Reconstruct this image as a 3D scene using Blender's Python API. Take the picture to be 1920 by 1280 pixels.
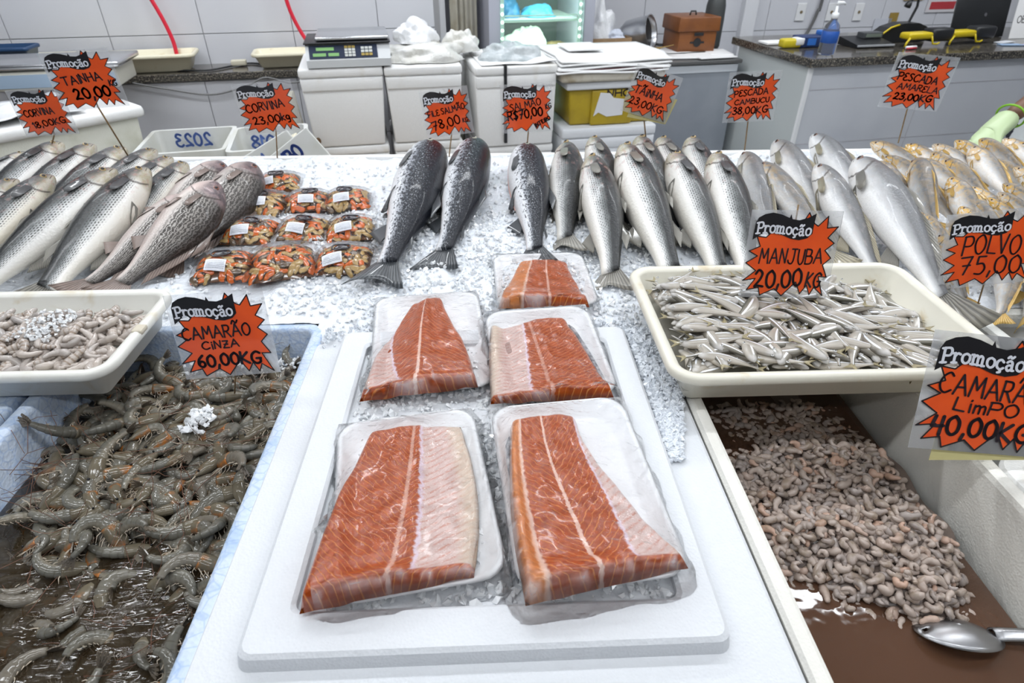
import bpy, bmesh, math, random
import numpy as np
from mathutils import Vector, Matrix, Quaternion
for o in list(bpy.data.objects): bpy.data.objects.remove(o, do_unlink=True)
SC = bpy.context.scene
COL = SC.collection
R = math.radians
rnd = random.Random(7)
nrs = np.random.RandomState(7)

# ------------------------------------------------------------------ camera
FPX = 1150.0
PITCH, YAW = R(34), R(2.3)
CAM = Vector((0, 0, 1.6))
cd = bpy.data.cameras.new('camera'); cam = bpy.data.objects.new('camera', cd); COL.objects.link(cam)
cam.location = CAM
cam.rotation_euler = (R(90) - PITCH, 0, -YAW)
cd.sensor_width = 36.0; cd.lens = FPX / 1920.0 * 36.0; cd.clip_start = 0.02
cd.dof.use_dof = True; cd.dof.focus_distance = 1.05; cd.dof.aperture_fstop = 7.0
SC.camera = cam
# ------------------------------------------------------------------ world, exposure
w = bpy.data.worlds.new('world'); SC.world = w; w.use_nodes = True
w.node_tree.nodes['Background'].inputs[0].default_value = (0.80, 0.88, 1.0, 1)
w.node_tree.nodes['Background'].inputs[1].default_value = 0.25
SC.view_settings.view_transform = 'Standard'; SC.view_settings.look = 'None'
SC.view_settings.exposure = 0.12; SC.view_settings.gamma = 1.0; SC.view_settings.use_curve_mapping = False
SC.cycles.max_bounces = 7; SC.cycles.diffuse_bounces = 3; SC.cycles.glossy_bounces = 3; SC.cycles.transmission_bounces = 5; SC.cycles.transparent_max_bounces = 10
LAMP_POWER = 9.0
LAMPS = [(-2.4, .35), (-.75, .35), (.9, .35), (2.6, .35), (-1.6, 1.78), (.05, 1.78), (1.7, 1.78), (3.3, 1.9),
         (-1.8, 3.0), (0.0, 3.1), (1.9, 3.3), (3.5, 3.5), (-1.6, -.9), (0.05, -.9), (1.7, -.9)]

# ------------------------------------------------------------------ helpers: pixel of the photo -> point of the place
_fw = np.array([math.sin(YAW) * math.cos(PITCH), math.cos(YAW) * math.cos(PITCH), -math.sin(PITCH)])
_rt = np.array([math.cos(YAW), -math.sin(YAW), 0.0]); _up = np.cross(_rt, _fw)
def ray(px, py):
    d = _fw * FPX + _rt * (px - 960) + _up * (640 - py)
    return d / np.linalg.norm(d)
def P(px, py, z):
    d = ray(px, py); t = (z - 1.6) / d[2]
    return Vector((d[0] * t, d[1] * t, z))
def Q(px, py, y):
    d = ray(px, py); t = y / d[1]
    return Vector((d[0] * t, y, 1.6 + d[2] * t))
def ice_z(x, y): return 0.925 + 0.055 * min(max((y - 1.12) / .88, 0), 1)
def ICE(px, py, h=0.0):
    d = ray(px, py); t = .5
    for _ in range(60):
        t = (ice_z(d[0] * t, d[1] * t) + h - 1.6) / d[2] * .5 + t * .5
    return Vector((d[0] * t, d[1] * t, 1.6 + d[2] * t))
BA = R(10)     # the back of the shop is turned 10 degrees against the fish counter
def BK(u, v, z=0): return Vector((u * math.cos(BA) - v * math.sin(BA), u * math.sin(BA) + v * math.cos(BA), z))

def prop(o, label=None, cat=None, group=None, kind=None):
    if label: o['label'] = label
    if cat: o['category'] = cat
    if group: o['group'] = group
    if kind: o['kind'] = kind
    return o
def thing(name, label, cat, loc=(0, 0, 0), rz=0, group=None):
    o = bpy.data.objects.new(name, None); COL.objects.link(o); o.empty_display_size = .05
    o.location = loc; o.rotation_euler = (0, 0, rz)
    return prop(o, label, cat, group)
def mesh_of(name, v, f, mat, smooth=True, uv=None):
    me = bpy.data.meshes.new(name)
    me.from_pydata([tuple(p) for p in v], [], [tuple(q) for q in f])
    if uv is not None:
        ul = me.uv_layers.new(name='UVMap')
        li = np.empty(len(me.loops), dtype=np.int32); me.loops.foreach_get('vertex_index', li)
        ul.data.foreach_set('uv', np.asarray(uv, dtype=np.float32)[li].ravel())
    if smooth: me.polygons.foreach_set('use_smooth', [True] * len(me.polygons))
    if mat is not None:
        for m in (mat if isinstance(mat, (list, tuple)) else [mat]): me.materials.append(m)
    return me
def obj(name, me, parent=None, loc=None, rot=None):
    o = bpy.data.objects.new(name, me); COL.objects.link(o)
    if parent is not None: o.parent = parent
    if loc is not None: o.location = loc
    if rot is not None: o.rotation_euler = rot
    return o
def mk(name, v, f, mat, parent=None, smooth=True, uv=None): return obj(name, mesh_of(name, v, f, mat, smooth, uv), parent)
def copy_tree(o, parent=None):
    c = o.copy(); COL.objects.link(c)
    if parent is not None: c.parent = parent
    for ch in o.children: copy_tree(ch, c)
    return c
def struct(o): o['kind'] = 'structure'; return o

class G:
    """collects shapes of ONE part"""
    def __init__(s): s.v = []; s.f = []
    def add(s, v, f):
        b = len(s.v); s.v += [Vector(p) for p in v]; s.f += [tuple(i + b for i in q) for q in f]; return s
    def box(s, x0, x1, y0, y1, z0, z1, bev=0.0, tx=0.0, ty=0.0, M=None):
        """tx, ty: how far the bottom is drawn in on every side"""
        if bev <= 0:
            v = [(x0 + tx, y0 + ty, z0), (x1 - tx, y0 + ty, z0), (x1 - tx, y1 - ty, z0), (x0 + tx, y1 - ty, z0), (x0, y0, z1), (x1, y0, z1), (x1, y1, z1), (x0, y1, z1)]
            f = [(3, 2, 1, 0), (4, 5, 6, 7), (0, 1, 5, 4), (1, 2, 6, 5), (2, 3, 7, 6), (3, 0, 4, 7)]
        else:
            bm = bmesh.new(); vs = []
            for (x, y, z) in [(x0 + tx, y0 + ty, z0), (x1 - tx, y0 + ty, z0), (x1 - tx, y1 - ty, z0), (x0 + tx, y1 - ty, z0), (x0, y0, z1), (x1, y0, z1), (x1, y1, z1), (x0, y1, z1)]:
                vs.append(bm.verts.new((x, y, z)))
            for q in [(3, 2, 1, 0), (4, 5, 6, 7), (0, 1, 5, 4), (1, 2, 6, 5), (2, 3, 7, 6), (3, 0, 4, 7)]: bm.faces.new([vs[i] for i in q])
            bmesh.ops.bevel(bm, geom=list(bm.edges), offset=bev, segments=2, profile=.5, affect='EDGES')
            bm.verts.index_update()
            v = [p.co.copy() for p in bm.verts]; f = [[p.index for p in q.verts] for q in bm.faces]; bm.free()
        if M is not None: v = [M @ Vector(p) for p in v]
        return s.add(v, f)
    def tube(s, pts, r, n=8, cap=True):
        pts = [Vector(p) for p in pts]; m = len(pts); rr = r if isinstance(r, (list, tuple)) else [r] * m
        v = []; f = []; ref = None
        for i, p in enumerate(pts):
            t = (pts[min(i + 1, m - 1)] - pts[max(i - 1, 0)]).normalized()
            if ref is None: ref = t.orthogonal().normalized()
            a = (ref - t * ref.dot(t)).normalized(); ref = a; b = t.cross(a)
            for k in range(n):
                q = 2 * math.pi * k / n; v.append(p + (a * math.cos(q) + b * math.sin(q)) * rr[i])
        for i in range(m - 1):
            for k in range(n): f.append((i * n + k, i * n + (k + 1) % n, (i + 1) * n + (k + 1) % n, (i + 1) * n + k))
        if cap: f.append(tuple(range(n - 1, -1, -1))); f.append(tuple((m - 1) * n + k for k in range(n)))
        return s.add(v, f)
    def lathe(s, prof, n=24, cx=0, cy=0, M=None, cap=True):
        v = []; f = []
        for (r, z) in prof:
            for k in range(n):
                q = 2 * math.pi * k / n; v.append(Vector((cx + r * math.cos(q), cy + r * math.sin(q), z)))
        for i in range(len(prof) - 1):
            for k in range(n): f.append((i * n + k, i * n + (k + 1) % n, (i + 1) * n + (k + 1) % n, (i + 1) * n + k))
        if cap: f.append(tuple(range(n - 1, -1, -1))); f.append(tuple((len(prof) - 1) * n + k for k in range(n)))
        if M is not None: v = [M @ p for p in v]
        return s.add(v, f)
    def prism(s, pts, y0, y1, M=None):
        """outline in x,z drawn out along y"""
        n = len(pts); v = [Vector((x, y0, z)) for x, z in pts] + [Vector((x, y1, z)) for x, z in pts]
        f = [tuple(range(n)), tuple(range(2 * n - 1, n - 1, -1))] + [(i, i + n, (i + 1) % n + n, (i + 1) % n) for i in range(n)]
        if M is not None: v = [M @ p for p in v]
        return s.add(v, f)
    def ell(s, c, rx, ry, rz, nu=12, nv=8, M=None):
        v = []; f = []
        for j in range(nv + 1):
            a = -math.pi / 2 + math.pi * j / nv
            for k in range(nu):
                q = 2 * math.pi * k / nu; p = Vector((rx * math.cos(a) * math.cos(q), ry * math.cos(a) * math.sin(q), rz * math.sin(a)))
                if M is not None: p = M @ p
                v.append(Vector(c) + p)
        for j in range(nv):
            for k in range(nu): f.append((j * nu + k, j * nu + (k + 1) % nu, (j + 1) * nu + (k + 1) % nu, (j + 1) * nu + k))
        return s.add(v, f)
    def grid(s, fn, nu, nv):
        v = [Vector(fn(i / nu, j / nv)) for j in range(nv + 1) for i in range(nu + 1)]; w_ = nu + 1
        f = [(j * w_ + i, j * w_ + i + 1, (j + 1) * w_ + i + 1, (j + 1) * w_ + i) for j in range(nv) for i in range(nu)]
        return s.add(v, f)
    def make(s, name, mat, parent=None, smooth=False, uv=None): return mk(name, s.v, s.f, mat, parent, smooth, uv)

def vnoise(x, y, seed=0):
    """smooth value noise, numpy"""
    x = np.asarray(x, float); y = np.asarray(y, float)
    xi = np.floor(x).astype(np.int64); yi = np.floor(y).astype(np.int64); fx = x - xi; fy = y - yi
    fx = fx * fx * (3 - 2 * fx); fy = fy * fy * (3 - 2 * fy)
    def h(a, b):
        n = (a * 374761393 + b * 668265263 + seed * 1274126177) & 0x7fffffff
        n = ((n ^ (n >> 13)) * 1274126177) & 0x7fffffff
        return ((n ^ (n >> 16)) & 0xffff) / 65535.0
    return (h(xi, yi) * (1 - fx) + h(xi + 1, yi) * fx) * (1 - fy) + (h(xi, yi + 1) * (1 - fx) + h(xi + 1, yi + 1) * fx) * fy

# ------------------------------------------------------------------ materials
class N:
    def __init__(s, name):
        s.mat = bpy.data.materials.new(name); s.mat.use_nodes = True; s.nt = s.mat.node_tree
        s.b = s.nt.nodes['Principled BSDF']; s.out = s.nt.nodes['Material Output']; s._uv = None; s._tc = None
    def node(s, t, **kw):
        n = s.nt.nodes.new(t)
        for k, v in kw.items(): setattr(n, k, v)
        return n
    def put(s, sock, val):
        if isinstance(val, bpy.types.NodeSocket): s.nt.links.new(val, sock)
        elif val is not None:
            if isinstance(val, (tuple, list)) and len(val) == 3 and sock.type == 'RGBA': val = (*val, 1)
            sock.default_value = val
    def m(s, op, a, b=None, c=None, clamp=False):
        n = s.node('ShaderNodeMath', operation=op, use_clamp=clamp)
        for i, x in enumerate((a, b, c)):
            if x is not None: s.put(n.inputs[i], x)
        return n.outputs[0]
    def mix(s, f, a, b, blend='MIX'):
        n = s.node('ShaderNodeMix', data_type='RGBA', blend_type=blend)
        s.put(n.inputs[0], f); s.put(n.inputs[6], a); s.put(n.inputs[7], b)
        return n.outputs[2]
    def tc(s, which='Object'):
        if s._tc is None: s._tc = s.node('ShaderNodeTexCoord')
        return s._tc.outputs[which]
    def uv(s):
        if s._uv is None:
            n = s.node('ShaderNodeSeparateXYZ'); s.put(n.inputs[0], s.tc('UV')); s._uv = (n.outputs[0], n.outputs[1])
        return s._uv
    def xyz(s, x, y, z=0.0):
        n = s.node('ShaderNodeCombineXYZ'); s.put(n.inputs[0], x); s.put(n.inputs[1], y); s.put(n.inputs[2], z); return n.outputs[0]
    def noise(s, scale, detail=2, vec=None, rough=.5, dist=0.0):
        n = s.node('ShaderNodeTexNoise'); s.put(n.inputs['Vector'], vec if vec is not None else s.tc('Object'))
        n.inputs['Scale'].default_value = scale; n.inputs['Detail'].default_value = detail; n.inputs['Roughness'].default_value = rough; n.inputs['Distortion'].default_value = dist
        return n.outputs[0]
    def vor(s, scale, vec=None, feature='F1', out=0):
        n = s.node('ShaderNodeTexVoronoi', feature=feature); s.put(n.inputs['Vector'], vec if vec is not None else s.tc('Object'))
        n.inputs['Scale'].default_value = scale
        return n.outputs[out]
    def ramp(s, f, stops, mode='LINEAR'):
        n = s.node('ShaderNodeValToRGB'); s.put(n.inputs[0], f); cr = n.color_ramp; cr.interpolation = mode
        while len(cr.elements) < len(stops): cr.elements.new(.5)
        for e, (p, c) in zip(cr.elements, stops):
            e.position = p; e.color = (c, c, c, 1) if isinstance(c, (int, float)) else (*c, 1)
        return n.outputs[0]
    def sm(s, x, a, b):
        """smoothstep from a to b"""
        n = s.node('ShaderNodeMapRange', interpolation_type='SMOOTHSTEP'); s.put(n.inputs[0], x); s.put(n.inputs[1], a); s.put(n.inputs[2], b)
        return n.outputs[0]
    def bump(s, h, strength=.3, dist=.002):
        n = s.node('ShaderNodeBump'); n.inputs['Strength'].default_value = strength; n.inputs['Distance'].default_value = dist
        s.put(n.inputs['Height'], h); s.put(s.b.inputs['Normal'], n.outputs[0]); return n.outputs[0]
    def rand(s):
        """a number that differs from object to object and island to island"""
        a = s.node('ShaderNodeObjectInfo').outputs['Random']; b = s.node('ShaderNodeNewGeometry').outputs['Random Per Island']
        return s.m('FRACT', s.m('ADD', a, b))
    def set(s, col=None, rough=None, metal=None, spec=None, trans=None, ior=None, alpha=None, coat=None, sss=None, emit=None, estr=None, sheen=None):
        I = s.b.inputs
        for k, v in (('Base Color', col), ('Roughness', rough), ('Metallic', metal), ('Specular IOR Level', spec), ('Transmission Weight', trans), ('IOR', ior), ('Alpha', alpha),
                     ('Coat Weight', coat), ('Emission Color', emit), ('Emission Strength', estr)):
            if v is not None: s.put(I[k], v)
        if coat is not None: I['Coat Roughness'].default_value = .06
        if sss is not None:
            I['Subsurface Weight'].default_value = sss; I['Subsurface Radius'].default_value = (1, .6, .4); I['Subsurface Scale'].default_value = .008
        return s
_simple = {}
def mat(name, col, rough=.5, metal=0.0, spec=.5, var=None, vscale=8, bump=0, bscale=60, bdist=.002, coat=None, **kw):
    if name in _simple: return _simple[name]
    n = N(name); c = col
    if var is not None: c = n.mix(n.sm(n.noise(vscale, 4), .35, .7), col, var)
    n.set(col=c, rough=rough, metal=metal, spec=spec, coat=coat, **kw)
    if bump: n.bump(n.noise(bscale, 3), bump, bdist)
    _simple[name] = n.mat
    return n.mat
def film_mat(name, tint=(1, 1, 1), haze=.06, wr=120, strength=.6, rough=.06, dist=.003, ior=1.42, fold=0.0):
    """clear thin plastic: mostly see-through, glossy, a little milky in its creases; fold paints glare onto ridges"""
    n = N(name); nt = n.nt
    tr = n.node('ShaderNodeBsdfTransparent'); tr.inputs[0].default_value = (*tint, 1)
    h = n.noise(wr, 3, dist=1.2); bp = n.node('ShaderNodeBump'); bp.inputs['Strength'].default_value = strength; bp.inputs['Distance'].default_value = dist
    n.put(bp.inputs['Height'], h)
    gl = n.node('ShaderNodeBsdfGlossy'); gl.inputs['Roughness'].default_value = rough; n.put(gl.inputs['Normal'], bp.outputs[0])
    df = n.node('ShaderNodeBsdfDiffuse'); df.inputs[0].default_value = (.9, .92, .95, 1)
    fr = n.node('ShaderNodeFresnel'); fr.inputs[0].default_value = ior; n.put(fr.inputs['Normal'], bp.outputs[0])
    a = n.node('ShaderNodeMixShader'); b = n.node('ShaderNodeMixShader')
    cre = n.m('MULTIPLY', n.sm(n.noise(wr * .35, 4, dist=2.5), .52, .75), haze * 3)
    hz = n.m('ADD', cre, haze)
    if fold: hz = n.m('ADD', hz, n.m('MULTIPLY', n.sm(n.node('ShaderNodeNewGeometry').outputs['Pointiness'], .515, .60), fold), None, True)  # fold ridges whitened in the colour, standing in for glare
    n.put(a.inputs[0], hz); nt.links.new(tr.outputs[0], a.inputs[1]); nt.links.new(df.outputs[0], a.inputs[2])
    n.put(b.inputs[0], n.m('MULTIPLY', fr.outputs[0], .9)); nt.links.new(a.outputs[0], b.inputs[1]); nt.links.new(gl.outputs[0], b.inputs[2])
    nt.links.new(b.outputs[0], n.out.inputs[0])
    return n.mat

FOAM = (.74, .76, .79)
def foam_mat(name, col, dirt=None, cell=260, dirtscale=5, d0=.5, d1=.75, bump=.35):
    n = N(name); c = n.mix(n.m('MULTIPLY', n.noise(90, 3), .35), col, tuple(x * .86 for x in col))
    if dirt: c = n.mix(n.m('MULTIPLY', n.sm(n.noise(dirtscale, 5), d0, d1), .8), c, dirt)
    n.set(col=c, rough=.55, spec=.35); n.bump(n.m('ADD', n.vor(cell), n.noise(25, 3)), bump, .0015)
    return n.mat
M_foam = foam_mat('styrofoam_white', FOAM)
M_foam_old = foam_mat('styrofoam_used', (.86, .86, .85), (.56, .50, .38), dirtscale=7, d0=.58, d1=.82)
M_foam_edge = foam_mat('styrofoam_dirty_rim', (.66, .62, .53), (.36, .29, .18), dirtscale=11, d0=.45, d1=.7)
M_foam_warm = foam_mat('styrofoam_warm', (.82, .80, .74), (.66, .60, .48), dirtscale=5, d0=.6, d1=.85)
M_foam_grey = foam_mat('styrofoam_wet', (.70, .70, .66), (.50, .47, .38), dirtscale=4)
n = N('styrofoam_blue')
nv = n.vor(55, feature='DISTANCE_TO_EDGE')
c = n.mix(n.m('MULTIPLY', n.sm(n.noise(26, 4), .48, .72), .55), (.60, .69, .82), (.30, .46, .72))
c = n.mix(n.m('MULTIPLY', n.sm(nv, .09, .0), .35), c, (.18, .34, .66))
c = n.mix(n.m('MULTIPLY', n.sm(n.noise(5, 4), .5, .75), .5), c, (.72, .76, .80))
n.set(col=c, rough=.5); n.bump(n.m('ADD', n.vor(150), n.noise(20, 3)), .5, .002); M_foam_blue = n.mat

def tray_mat(name, col, stain):
    n = N(name); st = n.m('MULTIPLY', n.sm(n.noise(9, 5, dist=1.5), .58, .80), .75)
    n.set(col=n.mix(st, col, stain), rough=.38, spec=.45, coat=.15); n.bump(n.noise(45, 3), .08, .002); return n.mat
M_tray = tray_mat('plastic_tray', (.80, .77, .66), (.55, .40, .18))
M_tray2 = tray_mat('plastic_tray_yellowed', (.78, .73, .56), (.55, .42, .2))
M_tray_white = tray_mat('plastic_tray_white', (.80, .79, .73), (.58, .47, .28))
M_white = mat('white_plastic', (.82, .83, .84), .35)
M_black = mat('black_plastic', (.015, .016, .018), .4)
M_dark = mat('dark_gap', (.03, .03, .03), .8)
M_steel = mat('steel', (.62, .63, .65), .25, 1.0, bump=.1, bscale=30)
M_paper = mat('paper', (.86, .86, .86), .7)
M_card = mat('cardboard', (.30, .19, .10), .8, var=(.36, .24, .14), vscale=20)
n = N('granite'); a = n.vor(160, out=1); b_ = n.noise(130, 4)
n.set(col=n.ramp(b_, [(.32, (.012, .011, .010)), (.5, (.055, .050, .045)), (.60, (.16, .14, .11)), (.74, (.34, .31, .25))]), rough=.18, coat=.3); M_granite = n.mat
n = N('tile'); n.set(col=n.mix(n.m('MULTIPLY', n.sm(n.noise(1.6, 4), .4, .75), .35), (.66, .67, .71), (.54, .55, .59)), rough=.28, spec=.5); n.bump(n.noise(4, 2), .05, .01); M_tile = n.mat
M_grout = mat('grout', (.50, .50, .53), .8)
M_wall = mat('painted_wall', (.70, .71, .74), .6, var=(.62, .63, .66), vscale=2)
M_floor = mat('floor_tile', (.42, .42, .43), .4, var=(.34, .34, .35), vscale=3)
M_ceil = mat('ceiling', (.55, .56, .58), .8)
M_hall = mat('hall_wall', (.30, .31, .33), .7)
M_counterpanel = mat('counter_panel', (.60, .62, .66), .35, var=(.52, .54, .59), vscale=2)
M_counterside = mat('counter_side', (.56, .60, .60), .4)
M_metalpanel = mat('metal_panel', (.34, .37, .42), .38, .55, var=(.42, .45, .50), vscale=3)
M_bag = film_mat('clear_bag', haze=.22, wr=70, strength=.9, dist=.006)
# ------------------------------------------------------------------ room shell
def slab(name, x0, x1, y0, y1, z0, z1, m): return struct(G().box(x0, x1, y0, y1, z0, z1).make(name, m))
slab('floor', -4.6, 5.6, -3.1, 6.2, -.1, 0, M_floor)
slab('ceiling', -4.6, 5.6, -3.1, 6.2, 2.9, 3.0, M_ceil)
slab('wall_left', -4.7, -4.6, -3.1, 6.2, 0, 2.9, M_hall)
slab('wall_right', 5.6, 5.7, -3.1, 6.2, 0, 2.9, M_hall)
slab('wall_front', -4.6, 5.6, -3.2, -3.1, 0, 2.9, M_hall)
def back_wall(name, u0, u1, v, th, tiles=None, ground=M_wall, top=2.9):
    g = G().box(u0, u1, 0, th, 0, top); o = struct(g.make(name, ground)); o.location = BK(0, v); o.rotation_euler = (0, 0, BA)
    if tiles:
        ua, ub, za, zb, tw, th_ = tiles; base = None; z = za
        while z < zb - .01:
            u = ua
            while u < ub - .05:
                e = min(u + tw, ub)
                if base is None or abs(e - u - tw) > .01:
                    me = mesh_of('tile', *(lambda q: (q.v, q.f))(G().box(0, e - u - .004, -.008, 0, 0, th_ - .004, .0015)), M_tile, False)
                    if base is None: base = me
                else: me = base
                obj('tile', me, o, (u + .002, 0, z + .002)); u += tw
            z += th_
    return o
back_wall('wall_back', -4.6, .42, 3.86, .3, (-3.1, .41, .525, 1.74, .455, .305), M_grout)
back_wall('wall_back_low', -3.4, .40, 3.61, .2, (-3.1, .40, .34, .95, .455, .305), M_grout, .952)
back_wall('wall_back_recess', .42, 6.0, 4.28, .3, (.46, 5.01, .70, 1.62, .455, .305), M_grout)
g = G().box(.42, .46, 3.86 - 3.86, .5, 0, 2.9); o = struct(g.make('wall_return', M_wall)); o.location = BK(0, 3.86); o.rotation_euler = (0, 0, BA)
# yellow strip and grey edge trim at the corner of the wall
g = G().box(.395, .425, -.012, 0, 0, 2.9); o = struct(g.make('trim_1', mat('grey_trim', (.30, .30, .31), .5))); o.location = BK(0, 3.86); o.rotation_euler = (0, 0, BA)
g2 = G().box(.405, .418, -.016, -.01, .7, 1.02).make('yellow_tape', mat('yellow_tape', (.75, .62, .05), .5), o)
# white pipe box on the wall by the cash counter
g = G().box(0, .10, -.06, 0, 0, 2.9, .006); o = struct(g.make('trim_2', mat('white_duct', (.74, .75, .78), .4))); o.location = BK(2.52, 4.28); o.rotation_euler = (0, 0, BA)
# pillar behind the cash desk
# ------------------------------------------------------------------ ceiling lamps
M_tubeglow = mat('lamp_tube', (.9, .95, 1), .4, emit=(.92, .96, 1), estr=6.0)
M_lampbody = mat('lamp_body', (.8, .8, .8), .5)
for i, (x, y) in enumerate(LAMPS):
    t = thing('ceiling_lamp', 'white twin tube lamp fixed to the ceiling', 'lamp', (x, y, 2.9), 0, 'tube lamps on the ceiling')
    G().box(-.64, .64, -.07, .07, -.05, 0, .006).make('housing', M_lampbody, t)
    for s in (-.035, .035): G().tube([(-.6, s, -.07), (.6, s, -.07)], .013, 8).make('tube', M_tubeglow, t)
    ld = bpy.data.lights.new('lamp_light', 'AREA'); ld.shape = 'RECTANGLE'; ld.size = 1.2; ld.size_y = .11; ld.energy = LAMP_POWER * (.55 if y < 0 else .85 if y < 1 else 1.15 if y < 2.5 else 1.6); ld.color = (.94, .97, 1.0)
    lo = bpy.data.objects.new('lamp_light', ld); COL.objects.link(lo); lo.parent = t; lo.location = (0, 0, -.09)

# ------------------------------------------------------------------ lofted boxes and trays
def rr(x0, x1, y0, y1, r, z, k=5):
    pts = []
    for cx, cy, a0 in ((x1 - r, y1 - r, 0), (x0 + r, y1 - r, 90), (x0 + r, y0 + r, 180), (x1 - r, y0 + r, 270)):
        for i in range(k + 1):
            a = R(a0 + 90 * i / k); pts.append(Vector((cx + r * math.cos(a), cy + r * math.sin(a), z)))
    return pts
def loft(rings, cap0=True, cap1=True):
    n = len(rings[0]); v = [p for r_ in rings for p in r_]; f = []
    for i in range(len(rings) - 1):
        for k in range(n): f.append((i * n + k, i * n + (k + 1) % n, (i + 1) * n + (k + 1) % n, (i + 1) * n + k))
    if cap0: f.append(tuple(range(n - 1, -1, -1)))
    if cap1: f.append(tuple((len(rings) - 1) * n + k for k in range(n)))
    return v, f
def shell(w_, d, h, prof, r, k=5):
    """prof: (inset, z, corner radius factor) round a w_ x d rectangle"""
    return loft([rr(-w_ / 2 + i, w_ / 2 - i, -d / 2 + i, d / 2 - i, max(r - i, .004), z, k) for i, z in prof])
def foam_box_mesh(w_, d, h, wall=.03, taper=.02, r=.03, bottom=.03):
    return shell(w_, d, h, [(taper, 0), (.004, h - .03), (0, h - .008), (.004, h - .001), (.008, h), (wall - .008, h), (wall - .003, h - .002), (wall, h - .01), (wall + taper * .8, bottom + .01), (wall + taper + .012, bottom)], r + .02)
def tray_mesh(w_, d, h, taper=.035, lip=.012, r=.05, th=.003):
    t = taper
    return shell(w_, d, h, [(lip + t + .012, 0), (lip + t, .006), (lip + .004, h - .016), (.002, h - .016), (0, h - .012), (0, h - .004), (.004, h), (.009, h + .001), (lip + .004, h - .002), (lip + .007, h - .006),
                            (lip + t + th, .010), (lip + t + .012, .006)], r, 7)

# fish counter: body, back rim, front ledge for the boxes
t = thing('fish_counter', 'long white counter that carries the bed of crushed ice', 'counter', (0, 0, 0))
G().box(-2.5, 3.0, 1.10, 2.03, 0, .86, .004).make('body', M_white, t)
G().box(-2.5, 3.0, 2.01, 2.035, .86, .982, .005).make('back_rim', M_foam_old, t)
t = thing('box_stand', 'low white stand under the foam boxes in front of the counter', 'stand', (0, 0, 0))
G().box(-2.5, 3.0, .05, 1.095, .56, .60, .004).make('top_board', M_white, t)
for x in (-2.4, -.9, .8, 2.9): G().box(x - .03, x + .03, .1, 1.05, 0, .56).make('trestle', M_white, t)

# blue foam box with whole shrimp
t = thing('foam_box', 'pale blue styrofoam box full of whole grey shrimp', 'foam box', (-.5725, .56, .60)); LBOX = t
v, f = foam_box_mesh(.475, 1.06, .325, wall=.028, taper=.012, r=.03)
mk('body', v, f, M_foam_blue, t)
t = thing('foam_box', 'pale blue styrofoam box cut off by the left edge below the chipped tray', 'foam box', (-1.065, .56, .60))
mk('body', *foam_box_mesh(.49, 1.06, .326, wall=.05, taper=.012, r=.03), M_foam_blue, t)
# white foam box with peeled shrimp on the right
t = thing('foam_box', 'white styrofoam box full of small peeled shrimp in brown water', 'foam box', (.548, .45, .60)); RBOX = t
v, f = foam_box_mesh(.424, 1.10, .33, wall=.026, taper=.016, r=.02); b = mk('body', v, f, M_foam_warm, t, False)
# next box at the right edge
t = thing('foam_box', 'white styrofoam box cut off by the right edge, beside the peeled shrimp box', 'foam box', (1.00, .30, .60))
v, f = foam_box_mesh(.47, .72, .325, wall=.035, taper=.014, r=.02); mk('body', v, f, M_foam_old, t, False)
t = thing('fish_piece', 'pinkish grey fish lump in the box at the right edge', 'fish')
t.location = (.95, .50, .865)
gg = G()
def lump(a, b): 
    q = a * 2 * math.pi; c_ = b * math.pi / 2
    s_ = 1 + .12 * math.sin(3 * q + 2 * b)
    return (.12 * math.cos(q) * math.cos(c_) * s_, .10 * math.sin(q) * math.cos(c_) * s_, .05 * math.sin(c_))
gg.grid(lump, 24, 8); gg.make('flesh', mat('pale_flesh', (.52, .40, .40), .25, var=(.40, .33, .36), vscale=14, coat=.5), t, True)
# foam box behind with grey water
t = thing('foam_box', 'white styrofoam box with grey water behind the octopus price sign', 'foam box', (1.30, .88, .62))
v, f = foam_box_mesh(.60, .40, .31, wall=.03, taper=.01, r=.02); mk('body', v, f, M_foam_grey, t, False)
G().box(-.262, .262, -.16, .16, .24, .285).make('water', mat('grey_water', (.16, .155, .14), .08), t)

# ---- centre: foam lid with a raised rim and a sunken field
t = thing('foam_slab', 'large white styrofoam lid carrying the salmon trays', 'foam lid', (-.013, .62, .895)); LID = t
v, f = loft([rr(-.328, .342, -.52, .40, .03, 0), rr(-.332, .346, -.524, .404, .034, .004), rr(-.332, .346, -.524, .404, .034, .026), rr(-.326, .340, -.518, .398, .03, .031)])
mk('base', v, f, M_foam, t, False)
v, f = loft([rr(-.276, .276, -.256, .396, .016, .031), rr(-.273, .273, -.253, .393, .016, .050), rr(-.268, .268, -.248, .388, .014, .054), rr(-.227, .232, -.203, .352, .012, .054), rr(-.222, .227, -.198, .347, .012, .050), rr(-.222, .227, -.198, .347, .012, .040)])
mk('raised_rim', v, f, M_foam, t, False)
t = thing('foam_box', 'white styrofoam box under the large lid with the salmon', 'foam box', (-.013, .56, .60))
v, f = foam_box_mesh(.66, .90, .294, wall=.03, taper=.012, r=.02); mk('body', v, f, M_foam, t, False)

# ---- trays
t = thing('plastic_tray', 'deep white plastic tray with a chipped rim holding peeled shrimp tails', 'tray', (-.858, .965, .928)); PTRAY = t
v, f = tray_mesh(.46, .29, .072, taper=.02, lip=.014, r=.045)
mk('body', v, f, M_tray_white, t)
G().box(.212, .232, -.020, .006, .064, .0745, .004).make('chip', mat('broken_plastic', (.62, .56, .45), .7), t)
t = thing('plastic_tray', 'wide cream plastic tray heaped with small silver anchovies', 'tray', (.580, .958, .932)); MTRAY = t
v, f = tray_mesh(.585, .395, .074, taper=.022, lip=.015, r=.05)
mk('body', v, f, M_tray, t)

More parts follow.
